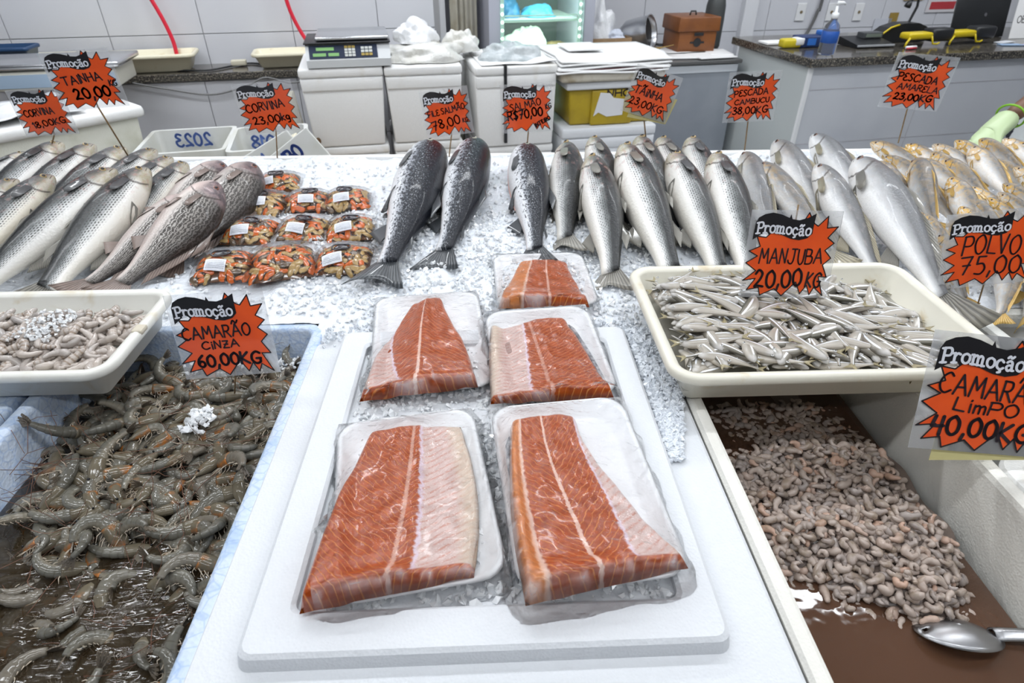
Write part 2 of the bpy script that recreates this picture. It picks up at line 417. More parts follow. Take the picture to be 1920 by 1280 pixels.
# ------------------------------------------------------------------ crushed ice
n = N('crushed_ice')
vs = n.vor(95); nz = n.noise(240, 3)
n.set(col=n.mix(n.noise(35, 3), (.72, .77, .84), (.90, .93, .97)), rough=.22, spec=.6, coat=.3)
n.bump(n.m('ADD', n.m('MULTIPLY', vs, 1.2), nz), .55, .004); M_ice = n.mat
n = N('ice_chip'); n.set(col=(.96, .975, .99), rough=.14, spec=.6, coat=.4)
_tl = n.node('ShaderNodeBsdfTranslucent'); _tl.inputs[0].default_value = (.9, .95, 1, 1); _mx = n.node('ShaderNodeMixShader'); _mx.inputs[0].default_value = .12
n.nt.links.new(n.b.outputs[0], _mx.inputs[1]); n.nt.links.new(_tl.outputs[0], _mx.inputs[2]); n.nt.links.new(_mx.outputs[0], n.out.inputs[0]); M_chip = n.mat
def ice_noise(x, y):
    return (vnoise(x * 9, y * 9, 1) - .5) * .020 + (vnoise(x * 34, y * 34, 2) - .5) * .009 + (vnoise(x * 95, y * 95, 3) - .5) * .005 + (vnoise(x * 200, y * 200, 4) - .5) * .0035
nx, ny = 820, 185
xs = np.linspace(-2.45, 2.95, nx); ys = np.linspace(.985, 2.015, ny)
X, Y = np.meshgrid(xs, ys)
base = .925 + .055 * np.clip((Y - 1.12) / .88, 0, 1)
amp = np.clip((Y - .98) / .25, .35, 1)
Z = base + ice_noise(X, Y) * amp
Z -= .03 * np.exp(-((Y - .985) / .03) ** 2)
me = bpy.data.meshes.new('ice_bed')
idx = np.arange(nx * ny).reshape(ny, nx)
fc = np.stack([idx[:-1, :-1], idx[:-1, 1:], idx[1:, 1:], idx[1:, :-1]], -1).reshape(-1, 4)
cx_ = X.ravel()[fc].mean(1); cy_ = Y.ravel()[fc].mean(1)
keep = ~(((cx_ > -1.35) & (cx_ < -.352) & (cy_ < 1.078)) | ((cx_ > -.36) & (cx_ < .336) & (cy_ < 1.0)) | ((cx_ >= .336) & (cy_ < 1.06)) | ((cx_ > 1.0) & (cx_ < 1.6) & (cy_ < 1.08)))
fc = fc[keep]
me.from_pydata(np.stack([X, Y, Z], -1).reshape(-1, 3), [], fc); me.materials.append(M_ice)
me.polygons.foreach_set('use_smooth', [True] * len(me.polygons))
prop(obj('ice_bed', me), 'bed of white crushed ice under the whole fish', 'ice', kind='stuff')
def chips(name, pts, label, smin=.0022, smax=.0065, m=None, seed=3):
    rs = np.random.RandomState(seed); vv = []; ff = []; b = 0
    oc = np.array([(1, 0, 0), (-1, 0, 0), (0, 1, 0), (0, -1, 0), (0, 0, 1), (0, 0, -1), (.62, .62, .5), (-.6, .6, -.5)], float)
    of = np.array([(0, 6, 4), (6, 2, 4), (2, 1, 4), (1, 3, 4), (3, 0, 4), (0, 2, 6), (2, 0, 5), (7, 1, 2), (2, 5, 7), (7, 5, 1), (3, 1, 5), (0, 3, 5)])
    for p in pts:
        q = Quaternion(rs.randn(4)).normalized().to_matrix(); s_ = rs.uniform(smin, smax) * rs.uniform(.6, 1.4, 3)
        w_ = (oc + rs.randn(8, 3) * .15) * s_ @ np.array(q).T + np.array(p)
        vv.append(w_); ff.append(of + b); b += 8
    o = mk(name, np.concatenate(vv), np.concatenate(ff), m or M_chip, None, False)
    return prop(o, label, 'ice', kind='stuff')
pts = []
for k in range(9000):
    x = rnd.uniform(-1.9, 2.3); y = 1.02 + (rnd.random() ** 1.2) * .95
    if rnd.random() < .35: x = rnd.uniform(-.45, .45); y = rnd.uniform(1.03, 1.6)
    if y < 1.10 and (x < -.335 or x > .33): continue
    pts.append((x, y, ice_z(x, y) + float(ice_noise(x, y)) * min(1, max(.35, (y - .98) / .25)) + .003))
chips('ice_chips', pts, 'loose glassy ice chips scattered over the ice bed')
# snow on the lid beside the trays and melting ice in its sunken field
pts = []
for k in range(2400):
    y = rnd.uniform(.66, 1.02); x = .268 + rnd.random() ** 1.3 * .07 * min(1, (y - .6) / .25); pts.append((x, y, .930 + rnd.uniform(0, .018) * (y - .55)))
for k in range(500): pts.append((rnd.uniform(-.33, .30), rnd.uniform(.99, 1.06), .925 + rnd.uniform(0, .012)))
chips('ice_chips', pts, 'heap of ice slush along the right side of the salmon lid', .002, .006, M_ice, 5)
pts = []
for k in range(3000): pts.append((rnd.uniform(-.228, .205), rnd.uniform(.43, .96), .934 + rnd.uniform(0, .006)))
chips('ice_chips', pts, 'melting ice chips between the salmon trays in the lid', .0022, .0065, None, 6)
# ------------------------------------------------------------------ whole fish
# profiles: u, top, bottom, half width (all in body lengths, snout to tail root)
PROF = {
 'mullet': [(0, .010, -.012, .010), (.03, .036, -.036, .036), (.08, .060, -.056, .056), (.16, .082, -.078, .072), (.28, .100, -.100, .083), (.42, .106, -.108, .086), (.58, .098, -.100, .076), (.74, .078, -.076, .054), (.88, .054, -.050, .032), (1.0, .044, -.042, .018)],
 'croaker': [(0, .015, -.02, .015), (.03, .060, -.05, .045), (.08, .098, -.078, .066), (.16, .138, -.104, .084), (.28, .166, -.122, .094), (.42, .160, -.126, .090), (.58, .128, -.112, .072), (.74, .084, -.076, .046), (.88, .050, -.046, .026), (1.0, .040, -.038, .015)],
 'salmon': [(0, .040, -.040, .034), (.02, .076, -.074, .054), (.07, .104, -.104, .072), (.16, .121, -.123, .082), (.28, .128, -.130, .086), (.42, .128, -.132, .086), (.58, .112, -.112, .072), (.74, .082, -.080, .048), (.88, .052, -.050, .028), (1.0, .046, -.044, .016)],
 'pescada': [(0, .012, -.014, .012), (.03, .044, -.040, .034), (.08, .074, -.066, .054), (.16, .102, -.092, .070), (.28, .118, -.112, .080), (.42, .116, -.114, .080), (.58, .100, -.096, .066), (.74, .072, -.066, .044), (.88, .044, -.040, .025), (1.0, .034, -.032, .014)],
}
def fish_mat(name, kind, tone=1.0, warm=0.0, seed=0.0, dashk=.92):
    n = N(name); u, v = n.uv(); ob = n.tc('Object')
    sv = n.xyz(n.m('MULTIPLY', u, 6.0), n.m('ADD', n.m('MULTIPLY', v, 2.0), seed), seed)
    ns = n.noise(2.2, 4, sv); ns2 = n.noise(3.2, 5, sv, .6); fine = n.noise(60, 3, sv)
    vv = n.m('ADD', v, n.m('MULTIPLY', n.m('SUBTRACT', ns, .5), .16))
    T = lambda c: tuple(x * tone for x in c)
    body = n.sm(u, .17, .24)                      # 0 on the head
    if kind == 'mullet':
        c = n.ramp(vv, [(.05, T((.82, .78, .70))), (.34, T((.82, .81, .79))), (.49, T((.48, .49, .49))), (.62, T((.13, .14, .14))), (.74, T((.016, .018, .020)))])
        if warm: c = n.mix(n.m('MULTIPLY', n.sm(vv, .62, .2), warm), c, (.72, .62, .42))
        jt = n.noise(16, 2, sv); r_ = n.m('ADD', n.m('MULTIPLY', v, 19.0), n.m('MULTIPLY', n.m('SUBTRACT', jt, .5), .35)); row = n.m('FLOOR', r_)
        a = n.m('SUBTRACT', 1.0, n.m('MULTIPLY', n.m('ABSOLUTE', n.m('SUBTRACT', n.m('FRACT', r_), .5)), 2.0))
        d = n.m('FRACT', n.m('ADD', n.m('ADD', n.m('MULTIPLY', u, 50.0), n.m('MULTIPLY', row, .5)), n.m('MULTIPLY', n.noise(11, 2, sv), .6)))
        dash = n.m('MULTIPLY', n.sm(a, .25, .75), n.sm(n.m('ABSOLUTE', n.m('SUBTRACT', d, .5)), .46, .20))
        msk = n.m('MULTIPLY', n.m('MULTIPLY', n.sm(v, .30, .46), body), n.sm(n.noise(6, 3, sv), .25, .55))
        c = n.mix(n.m('MULTIPLY', n.m('MULTIPLY', dash, msk), dashk), c, T((.025, .025, .022)))
        hc = n.mix(n.sm(ns2, .4, .6), n.mix(n.sm(vv, .3, .75), T((.58, .53, .45)), T((.07, .07, .07))), n.mix(n.sm(vv, .3, .7), T((.48, .43, .30)), T((.10, .10, .095))))
        c = n.mix(body, hc, c); c = n.mix(n.m('MULTIPLY', n.m('MULTIPLY', n.sm(n.noise(4.5, 3, sv), .54, .68), n.sm(u, .62, .1)), .45), c, T((.50, .27, .24)))
        h = n.m('ADD', n.m('MULTIPLY', n.vor(170), .9), n.m('MULTIPLY', fine, .5)); rough = .26
    elif kind == 'croaker':
        c = n.ramp(vv, [(.05, T((.58, .49, .45))), (.34, T((.52, .49, .46))), (.6, T((.30, .275, .25))), (.95, T((.07, .062, .06)))])
        wob = n.m('MULTIPLY', n.m('SUBTRACT', n.noise(7, 3, sv), .5), 2.2)
        ph = n.m('ADD', n.m('SUBTRACT', n.m('MULTIPLY', v, 15.0), n.m('MULTIPLY', u, 3.0)), wob)
        tri = n.m('ABSOLUTE', n.m('SUBTRACT', n.m('FRACT', ph), .5))
        brk = n.noise(26, 2, sv)
        ln = n.m('MULTIPLY', n.sm(tri, .38, .22), n.m('MULTIPLY', n.m('MULTIPLY', n.sm(v, .16, .36), body), n.sm(brk, .34, .44)))
        c = n.mix(n.m('MULTIPLY', ln, .92), c, T((.028, .022, .018)))
        hc = n.mix(n.sm(ns2, .35, .65), T((.34, .25, .25)), T((.12, .095, .105))); hc = n.mix(n.sm(vv, .55, .15), hc, T((.62, .50, .46)))
        c = n.mix(body, hc, c); h = n.m('ADD', n.m('MULTIPLY', n.vor(260), .8), n.m('MULTIPLY', fine, .4)); rough = .30
    elif kind == 'salmon':
        c = n.ramp(vv, [(.03, T((.72, .66, .64))), (.14, T((.86, .86, .88))), (.30, T((.80, .81, .84))), (.42, T((.42, .44, .48))), (.53, T((.050, .058, .072))), (.80, T((.008, .010, .014)))])
        sp = n.noise(8.5, 6, n.xyz(n.m('MULTIPLY', u, 6.5), n.m('MULTIPLY', v, 1.6), seed), .7)
        th = n.m('SUBTRACT', .64, n.m('MULTIPLY', v, .38))
        s_ = n.m('MULTIPLY', n.sm(n.m('SUBTRACT', sp, th), 0.0, .05), n.sm(v, .12, .26))
        c = n.mix(n.m('MULTIPLY', s_, .95), c, T((.010, .012, .018)))
        s2 = n.m('MULTIPLY', n.sm(n.noise(15, 4, sv, .7), .54, .64), n.sm(v, .95, .6)); c = n.mix(n.m('MULTIPLY', s2, .6), c, T((.50, .53, .57)))
        c = n.mix(n.m('MULTIPLY', n.sm(u, .045, .0), .75), c, (.42, .07, .05))
        h = n.m('ADD', n.m('MULTIPLY', n.vor(230), .9), n.m('MULTIPLY', fine, .7)); rough = .24
    else:
        c = n.ramp(vv, [(.05, T((.86, .84, .81))), (.40, T((.82, .82, .815))), (.56, T((.50, .505, .515))), (.78, T((.13, .133, .14)))])
        if warm:
            pm = n.m('MULTIPLY', n.sm(ns2, .36, .60), n.m('ADD', n.m('MULTIPLY', n.sm(u, .48, .10), n.sm(v, .98, .6)), .20), None, True)
            c = n.mix(n.m('MULTIPLY', pm, warm), c, (.74, .43, .06))
        c = n.mix(n.m('MULTIPLY', n.sm(ns, .55, .8), .3), c, T((.62, .56, .52)))
        c = n.mix(n.m('MULTIPLY', n.sm(n.noise(20, 4, sv, .7), .5, .68), .28), c, T((.34, .35, .38))); h = n.m('ADD', n.m('MULTIPLY', n.vor(170), 1.0), n.m('MULTIPLY', fine, .6)); rough = .30
    # edge of the gill cover and the mouth slit
    q = n.m('MULTIPLY', n.m('SUBTRACT', v, .48), n.m('SUBTRACT', v, .48))
    ge = n.m('ABSOLUTE', n.m('SUBTRACT', u, n.m('SUBTRACT', .222, n.m('MULTIPLY', q, .42))))
    gl = n.m('MULTIPLY', n.sm(ge, .009, .002), n.sm(n.m('ABSOLUTE', n.m('SUBTRACT', v, .48)), .42, .34))
    if kind != 'salmon': c = n.mix(n.m('MULTIPLY', gl, .75), c, (.05, .035, .03))
    mo = n.m('MULTIPLY', n.sm(n.m('ABSOLUTE', n.m('SUBTRACT', v, n.m('SUBTRACT', .47, n.m('MULTIPLY', u, 1.3)))), .030, .012), n.sm(u, .085, .07))
    c = n.mix(n.m('MULTIPLY', mo, .85), c, (.03, .02, .02))
    n.set(col=c, rough=rough, metal={'pescada': .04, 'mullet': .10, 'croaker': .12, 'salmon': .05}[kind], spec=.22 if kind == 'salmon' else .38, coat=.10)
    n.bump(h, .30, .0022)
    return n.mat
def fin_mat(name, c0, c1):
    n = N(name); u, v = n.uv()
    ry = n.m('ABSOLUTE', n.m('SUBTRACT', n.m('FRACT', n.m('MULTIPLY', u, 14.0)), .5))
    n.set(col=n.mix(n.m('ADD', n.m('MULTIPLY', n.sm(ry, .1, .35), .55), n.m('MULTIPLY', v, .35)), c0, c1), rough=.32, coat=.4); n.bump(ry, .5, .002)
    return n.mat
M_fin = {'mullet': fin_mat('fin_grey', (.10, .095, .085), (.34, .32, .27)), 'croaker': fin_mat('fin_brown', (.13, .10, .085), (.36, .27, .23)),
         'salmon': fin_mat('fin_black', (.012, .014, .017), (.10, .11, .12)), 'pescada': fin_mat('fin_grey_yellow', (.18, .16, .12), (.50, .44, .30)), 'yellow': fin_mat('fin_yellow', (.50, .26, .04), (.78, .54, .16))}
M_dkfin = fin_mat('fin_dark', (.02, .02, .024), (.12, .12, .12))
M_pupil = mat('pupil', (.008, .008, .01), .08)
M_iris = {'mullet': mat('iris_amber', (.38, .27, .12), .15), 'croaker': mat('iris_red', (.25, .10, .07), .15), 'salmon': mat('iris_grey', (.4, .38, .3), .15), 'pescada': mat('iris_brown', (.20, .11, .08), .15)}
_fm = {}
def fm(kind, tone, warm, seed, dash=.92):
    k = (kind, round(tone, 2), round(warm, 2), seed)
    if k not in _fm: _fm[k] = fish_mat('skin_%s_%d' % (kind, len(_fm)), kind, tone, warm, seed * 3.7, dash)
    return _fm[k]
def prof_at(kind, u, hs=1.0, ws=1.0):
    a = np.array(PROF[kind]); f_ = lambda c: np.interp(u, a[:, 0], a[:, c])
    du = .035
    sm_ = lambda c: (np.interp(np.clip(u - du, 0, 1), a[:, 0], a[:, c]) + 2 * f_(c) + np.interp(np.clip(u + du, 0, 1), a[:, 0], a[:, c])) / 4
    k = np.clip(np.asarray(u) / .06, 0, 1)
    mixc = lambda c: f_(c) * (1 - k) + sm_(c) * k
    return mixc(1) * hs, mixc(2) * hs, mixc(3) * ws
def build_fin(base, tip, th, rows=3):
    """a thin double-sided blade between two curves; thick at its root"""
    n = len(base); v = []; uv = []; f = []
    for side in (1, -1):
        for j in range(rows + 1):
            t = j / rows
            for i in range(n):
                p = Vector(base[i]).lerp(Vector(tip[i]), t); p.y += side * th * (1 - .85 * t); v.append(p); uv.append((i / (n - 1), t))
    m = n * (rows + 1)
    for s in (0, 1):
        for j in range(rows):
            for i in range(n - 1):
                a = s * m + j * n + i; q = (a, a + 1, a + n + 1, a + n); f.append(q if s == 0 else q[::-1])
    e = rows * n
    for i in range(n - 1): f.append((e + i, e + i + 1, m + e + i + 1, m + e + i))
    return v, f, uv
def fish(name, label, cat, head, tail, kind, roll, group=None, tone=1.0, warm=0.0, seed=0, hs=1.0, ws=1.0, bend=0.0, side=0.0, fins=('tail', 'dorsal', 'pectoral', 'pelvic', 'anal'), finm=None, eye=True, up=None, tailang=0.0, taillen=.2, forky=.5, nu=40, nvv=22, pect=None, dash=.92):
    """head, tail: world points of snout and tail root on the axis of the fish; roll: how far the back leans to the right seen from the tail (deg)"""
    head = Vector(head); tail = Vector(tail); X_ = tail - head; L = X_.length; X_.normalize()
    upv = Vector(up) if up else Vector((0, -.06, 1)); Nn = (upv - X_ * upv.dot(X_)).normalized(); S = X_.cross(Nn)   # S: to the left when looking from head to tail... 
    Z_ = Nn * math.cos(R(roll)) + S * math.sin(R(roll)) * -1; Y_ = Z_.cross(X_)
    Mx = Matrix(((X_.x, Y_.x, Z_.x, head.x), (X_.y, Y_.y, Z_.y, head.y), (X_.z, Y_.z, Z_.z, head.z), (0, 0, 0, 1)))
    t = thing(name, label, cat, group=group); t.matrix_world = Mx
    us = np.linspace(0, 1, nu + 1) ** 1.15
    def off(u): 
        u = np.asarray(u, float); return side * L * (u - .35) ** 2 * np.sign(u - .35) * 1.6, bend * L * (u - .35) ** 2 * np.sign(u - .35) * 1.6
    top, bot, wd = prof_at(kind, us, hs, ws)
    v = []; uv = []; f = []
    for i, u in enumerate(us):
        oy, oz = off(u); mid = (top[i] + bot[i]) / 2; hf = (top[i] - bot[i]) / 2
        for k in range(nvv):
            a = 2 * math.pi * k / nvv; sz = math.sin(a); cy = math.cos(a)
            y_ = wd[i] * math.copysign(abs(cy) ** .92, cy); vvv = (sz + 1) / 2
            if kind != 'salmon':
                ug = .222 - .42 * (vvv - .48) ** 2
                if u < ug: y_ *= 1 + .10 * max(0, 1 - (ug - u) / .12)
                else: y_ *= 1 - .05 * max(0, 1 - (u - ug) / .06)
            v.append((u * L, y_ * L + oy, (mid + hf * sz) * L + oz)); uv.append((u, vvv))
    for i in range(nu):
        for k in range(nvv): f.append((i * nvv + k, (i + 1) * nvv + k, (i + 1) * nvv + (k + 1) % nvv, i * nvv + (k + 1) % nvv))
    f.append(tuple(range(nvv))); f.append(tuple(nu * nvv + k for k in range(nvv - 1, -1, -1)))
    mk('body', v, f, fm(kind, tone, warm, seed, dash), t, True, uv)
    FM = finm or M_fin[kind]
    def cent(u): oy, oz = off(u); return float(oy), float(oz)
    def edge(u, which, inset=.006):
        tp, bt, _ = prof_at(kind, u, hs, ws); oy, oz = cent(u)
        return Vector((u * L, oy, ((tp - inset) if which > 0 else (bt + inset)) * L + oz))
    if 'tail' in fins:
        oy, oz = cent(.985); tp, bt, _ = prof_at(kind, .985, hs, ws); n = 11; base = []; tip = []
        sl = 1.6 * 2 * .65 * bend; sy = 1.6 * 2 * .65 * side
        for i in range(n):
            s = i / (n - 1); z0 = (bt + (tp - bt) * s) * L; spread = (s - .5) * 2
            base.append(Vector((.985 * L, oy, z0 * .95 + oz)))
            ln = taillen * (1 - forky * (1 - abs(spread) ** 1.3)); ln *= 1 + .04 * math.sin(i * 5.1)
            ang = spread * R(24 if kind == 'salmon' else 30) + tailang
            tip.append(Vector((.985 * L + ln * L * math.cos(ang), oy + sy * ln * L + .02 * L * math.sin(2.2 * spread + seed), z0 + oz + ln * L * (math.sin(ang) + sl))))
        vv_, ff, uu = build_fin(base, tip, .006 * L, 4); mk('tail_fin', vv_, ff, FM, t, True, uu)
    if 'dorsal' in fins:
        spans = {'mullet': [(.44, .53, .075, .05), (.68, .78, .07, .05)], 'croaker': [(.30, .50, .075, .10), (.52, .86, .045, .05)], 'salmon': [(.44, .57, .09, .09), (.80, .83, .03, .05)], 'pescada': [(.30, .48, .06, .08), (.52, .88, .03, .05)]}[kind]
        for (a, b, h_, lean) in spans:
            n = 8; uu_ = [a + (b - a) * i / (n - 1) for i in range(n)]
            base = [edge(q, 1) for q in uu_]; tip = [edge(q, 1) + Vector(((lean + .05) * L, .008 * L * math.sin(9 * q), h_ * L * (1 - .75 * (i / (n - 1)) ** .8) * (.25 + .75 * min(1, (i + .4) / 1.6)) * .38)) for i, q in enumerate(uu_)]
            vv_, ff, uu = build_fin(base, tip, .004 * L); mk('dorsal_fin', vv_, ff, FM, t, True, uu)
    if 'anal' in fins:
        a, b, h_ = {'mullet': (.66, .76, .06), 'croaker': (.62, .70, .07), 'salmon': (.70, .79, .07), 'pescada': (.64, .72, .065)}[kind]; n = 7
        uu_ = [a + (b - a) * i / (n - 1) for i in range(n)]; base = [edge(q, -1) for q in uu_]
        tip = [edge(q, -1) + Vector((.06 * L, 0, -h_ * L * (1 - .7 * i / (n - 1)))) for i, q in enumerate(uu_)]
        vv_, ff, uu = build_fin(base, tip, .004 * L); mk('anal_fin', vv_, ff, FM, t, True, uu)
    def side_fin(nm, u0, zr, ln, wdt, sgn, ang, m_, lift=.035):
        tp, bt, wd_ = prof_at(kind, u0, hs, ws); oy, oz = cent(u0); n = 7; base = []; tip = []
        zc = (bt + (tp - bt) * zr) * L; hf = (tp - bt) / 2; mid = (tp + bt) / 2
        for i in range(n):
            s = i / (n - 1) - .5; z_ = zc + s * .035 * L; kk = max(0, 1 - ((z_ / L - mid) / hf) ** 2) ** .5
            base.append(Vector((u0 * L, sgn * (wd_ * kk * 1.02) * L + oy, z_ + oz)))
            a_ = ang + s * R(26); l_ = ln * (1 - .55 * abs(s * 2) ** 2 * .6)
            x_ = u0 + l_ * math.cos(a_); z2 = zc / L + l_ * math.sin(a_); tp2, bt2, w2 = prof_at(kind, min(x_, 1), hs, ws); mid2 = (tp2 + bt2) / 2; kk2 = max(0.0, 1 - ((z2 - mid2) / ((tp2 - bt2) / 2)) ** 2) ** .5
            oy2, oz2 = cent(x_)
            tip.append(Vector((x_ * L, sgn * (w2 * kk2 + lift) * L + oy2, z2 * L + oz2)))
        vv_, ff, uu = build_fin(base, tip, .003 * L)
        mk(nm, vv_, ff, m_, t, True, uu)
    if 'pectoral' in fins:
        for sgn in (1, -1): side_fin('pectoral_fin', .225, {'mullet': .62, 'croaker': .42, 'salmon': .3, 'pescada': .42}[kind], .14, .05, sgn, R(4 if kind == 'mullet' else -8), pect or (M_dkfin if kind == 'mullet' else FM), .018 if kind != 'salmon' else .01)
    if 'pelvic' in fins:
        for sgn in (1, -1): side_fin('pelvic_fin', {'mullet': .36, 'croaker': .30, 'salmon': .52, 'pescada': .28}[kind], .14, .11, .03, sgn, R(-22), FM, .012)
    if eye:
        ue = {'mullet': .085, 'croaker': .095, 'salmon': .075, 'pescada': .085}[kind]; zr = .64; tp, bt, wd_ = prof_at(kind, ue, hs, ws); oy, oz = cent(ue)
        for sgn in (1, -1):
            z_ = bt + (tp - bt) * zr; kk = (1 - (2 * zr - 1) ** 2) ** .5; er = {'mullet': .017, 'croaker': .019, 'salmon': .013, 'pescada': .014}[kind]
            gq = G().ell((ue * L, sgn * wd_ * kk * 1.0 * L + oy, z_ * L + oz), er * L, er * .5 * L, er * L, 14, 8); e_ = gq.make('eye', M_iris[kind], t, True)
            gq = G().ell((ue * L, sgn * (wd_ * kk * 1.0 + er * .27) * L + oy, z_ * L + oz), er * .62 * L, er * .32 * L, er * .62 * L, 12, 6); gq.make('pupil', M_pupil, e_, True)
    return t

# left: grey mullets in two layers, heads towards the back
LM = [  # head px, tail px, head height, tail height, roll, tone, warm, label
 ((52, 286), (-92, 372), .075, .03, -62, .9, .0, 'pale grey mullet whose head peeks in at the left edge, back row'),
 ((116, 268), (-60, 420), .085, .02, -58, 1.0, .0, 'silver mullet in the back row under the lower left price sign'),
 ((178, 273), (-10, 438), .085, .02, -58, .95, .1, 'striped mullet in the back row with a dark spot behind its gill'),
 ((236, 279), (44, 452), .08, .02, -56, 1.0, .2, 'pale mullet in the back row left of the long leaning sign stick'),
 ((292, 281), (130, 420), .07, .01, -56, .9, .15, 'mullet at the foot of the long leaning sign stick'),
 ((322, 296), (170, 440), .06, .01, -56, .95, .5, 'yellowish mullet in the back row, second from the croakers'),
 ((350, 307), (222, 462), .055, .01, -58, .9, .4, 'small mullet in the back row right beside the croakers'),
 ((34, 338), (-170, 520), .11, .05, -58, .95, .1, 'dark headed mullet at the left edge in the front row'),
 ((98, 330), (-120, 545), .115, .05, -50, 1.06, .55, 'cream coloured mullet in the front row near the left edge'),
 ((216, 318), (-40, 545), .12, .04, -60, .92, .05, 'dark striped mullet in the front row with a black pectoral fin'),
 ((278, 318), (84, 540), .10, .035, -58, .96, .12, 'longest striped mullet in the front row beside the croakers'),
]
for i, (h, tl, hh, th, ro, tone, warm, lab) in enumerate(LM):
    fish('grey_mullet', lab, 'fish', ICE(*h, hh), ICE(*tl, th), 'mullet', ro, 'mullets on ice at the left', tone, warm, i, hs=1.0 + .05 * math.sin(i * 2.1), ws=1.0, bend=.02 * math.sin(i * 1.7), taillen=.17)
# croakers
LC = [((412, 305), (276, 470), .075, .01, 118, .88, 'brown croaker in the back row leaning on the small mullet', .95),
      ((468, 308), (352, 492), .075, .005, 114, .80, 'dark brown croaker rightmost, next to the mussel packets', 1.05),
      ((346, 366), (190, 540), .085, .03, 122, .92, 'croaker in the front row beside the longest mullet', .88),
      ((402, 341), (250, 540), .12, .02, 122, 1.0, 'largest croaker, lying on top at the front of the croakers', 1.10)]
for i, (h, tl, hh, th, ro, tone, lab, hs) in enumerate(LC):
    fish('croaker', lab, 'fish', ICE(*h, hh), ICE(*tl, th), 'croaker', ro, 'croakers on ice at the left', tone, 0, i, hs=hs * 1.02, ws=1.1, bend=-.10, taillen=.17, forky=.15)
# salmon
for i, (h, tl, hh, th, ro, bd, lab, ta) in enumerate([
    ((806, 282), (742, 492), .06, .03, 82, -.05, 'whole salmon on ice, leftmost of the three, with a pink belly slit', -.25),
    ((889, 275), (846, 468), .07, .02, 78, -.05, 'whole salmon on ice between the two other salmon', -.2),
    ((984, 284), (1010, 466), .06, .01, 76, -.03, 'whole salmon on ice beside the grey mullets, tail buried', 0)]):
    s = fish('whole_salmon', lab, 'fish', ICE(*h, hh), ICE(*tl, th), 'salmon', ro, 'whole salmon on ice', 1.0, 0, i, hs=.86, ws=1.2, bend=bd, fins=('tail', 'dorsal', 'pectoral', 'pelvic', 'anal'), taillen=.17, forky=.35, tailang=ta * .3, nu=60, nvv=32)
    L = (ICE(*tl, th) - ICE(*h, hh)).length
    # pink slit along the opened belly
    vv_ = []; ff = []; n = 22
    for k in range(n + 1):
        u = .14 + .50 * k / n; tp, bt, wd = prof_at('salmon', u, .86, 1.2); oz = bd * L * (u - .35) ** 2 * (1 if u > .35 else -1) * 1.6; w_ = .020 * math.sin(math.pi * k / n) + .001
        for q in (-1, -.5, 0, .5, 1): vv_.append((u * L, (q * w_ - .012) * L, (bt - .003 + .010 * q * q) * L + oz))
    for k in range(n):
        for q in range(4): ff.append((k * 5 + q, k * 5 + q + 1, k * 5 + q + 6, k * 5 + q + 5))
    mk('belly_slit', vv_, ff, mat('salmon_pink', (.72, .38, .32), .35), s)
# mullets right of the salmon
RM = [((1110, 262), (1160, 420), .07, .01, 50, .95, 'grey mullet whose dark head stands behind the foremost curved mullet'),
      ((1196, 262), (1262, 440), .07, .01, 52, .85, 'grey mullet in the back row with a red gill, under the leaning sign'),
      ((1236, 264), (1312, 430), .06, .01, 50, 1.0, 'pale mullet in the back row right of the leaning sign stick'),
      ((1292, 264), (1352, 430), .06, .01, 50, .95, 'mullet in the back row with a raised black pectoral fin'),
      ((1064, 273), (1064, 446), .055, .01, 40, 1.0, 'narrow mullet squeezed against the right salmon'),
      ((1106, 298), (1164, 505), .085, .03, 42, 1.08, 'curved pale mullet at the front with its tail fin on the ice'),
      ((1167, 277), (1262, 505), .095, .03, 50, 1.05, 'largest pale mullet with brown scale rows, fourth from the salmon'),
      ((1258, 292), (1352, 505), .085, .02, 55, .88, 'scaly brown mullet with a black fin sticking out to the left'),
      ((1338, 293), (1410, 512), .085, .02, 50, 1.0, 'white and olive mullet behind the anchovy price sign')]
for i, (h, tl, hh, th, ro, tone, lab) in enumerate(RM):
    fish('grey_mullet', lab, 'fish', ICE(*h, hh), ICE(*tl, th), 'mullet', ro + 22, 'mullets on ice in the middle', tone * 1.08, .06, i + 20, hs=.94, ws=1.15, pect=M_dkfin if i in (3, 7, 8) else M_fin['mullet'], dash=.8, bend=-.07 if i == 5 else -.02, taillen=.17, tailang=-.1)
# white weakfish
RP = [((1395, 290), (1455, 450), .05, .01, 35, 1.05, .15, 1.0, 'pale pink weakfish leftmost of the white fish, with red spots'),
      ((1452, 268), (1560, 420), .06, .02, 40, 1.05, .1, 1.05, 'white weakfish in the back row behind the one with the orange jaw'),
      ((1522, 256), (1640, 390), .06, .02, 42, 1.0, .0, 1.05, 'white weakfish highest in the back row, flecked with ice'),
      ((1428, 308), (1560, 470), .06, .03, 30, 1.0, .45, .85, 'weakfish with an orange jaw and a dark spot behind the anchovy sign'),
      ((1530, 312), (1650, 510), .09, .03, 45, 1.06, .08, .95, 'white weakfish lying to the left of the largest one'),
      ((1604, 303), (1776, 552), .105, .075, 45, 1.08, .06, .95, 'largest white weakfish with its tail hanging over the tray rim')]
for i, (h, tl, hh, th, ro, tone, warm, hs, lab) in enumerate(RP):
    fish('weakfish', lab, 'fish', ICE(*h, hh), ICE(*tl, th), 'pescada', ro, 'large white weakfish', tone * 1.1, warm, i + 40, hs=hs * .80, ws=1.0, bend=-.03, taillen=.2, forky=.1, finm=M_fin['pescada'] if i != 5 else M_fin['mullet'], tailang=-.1)
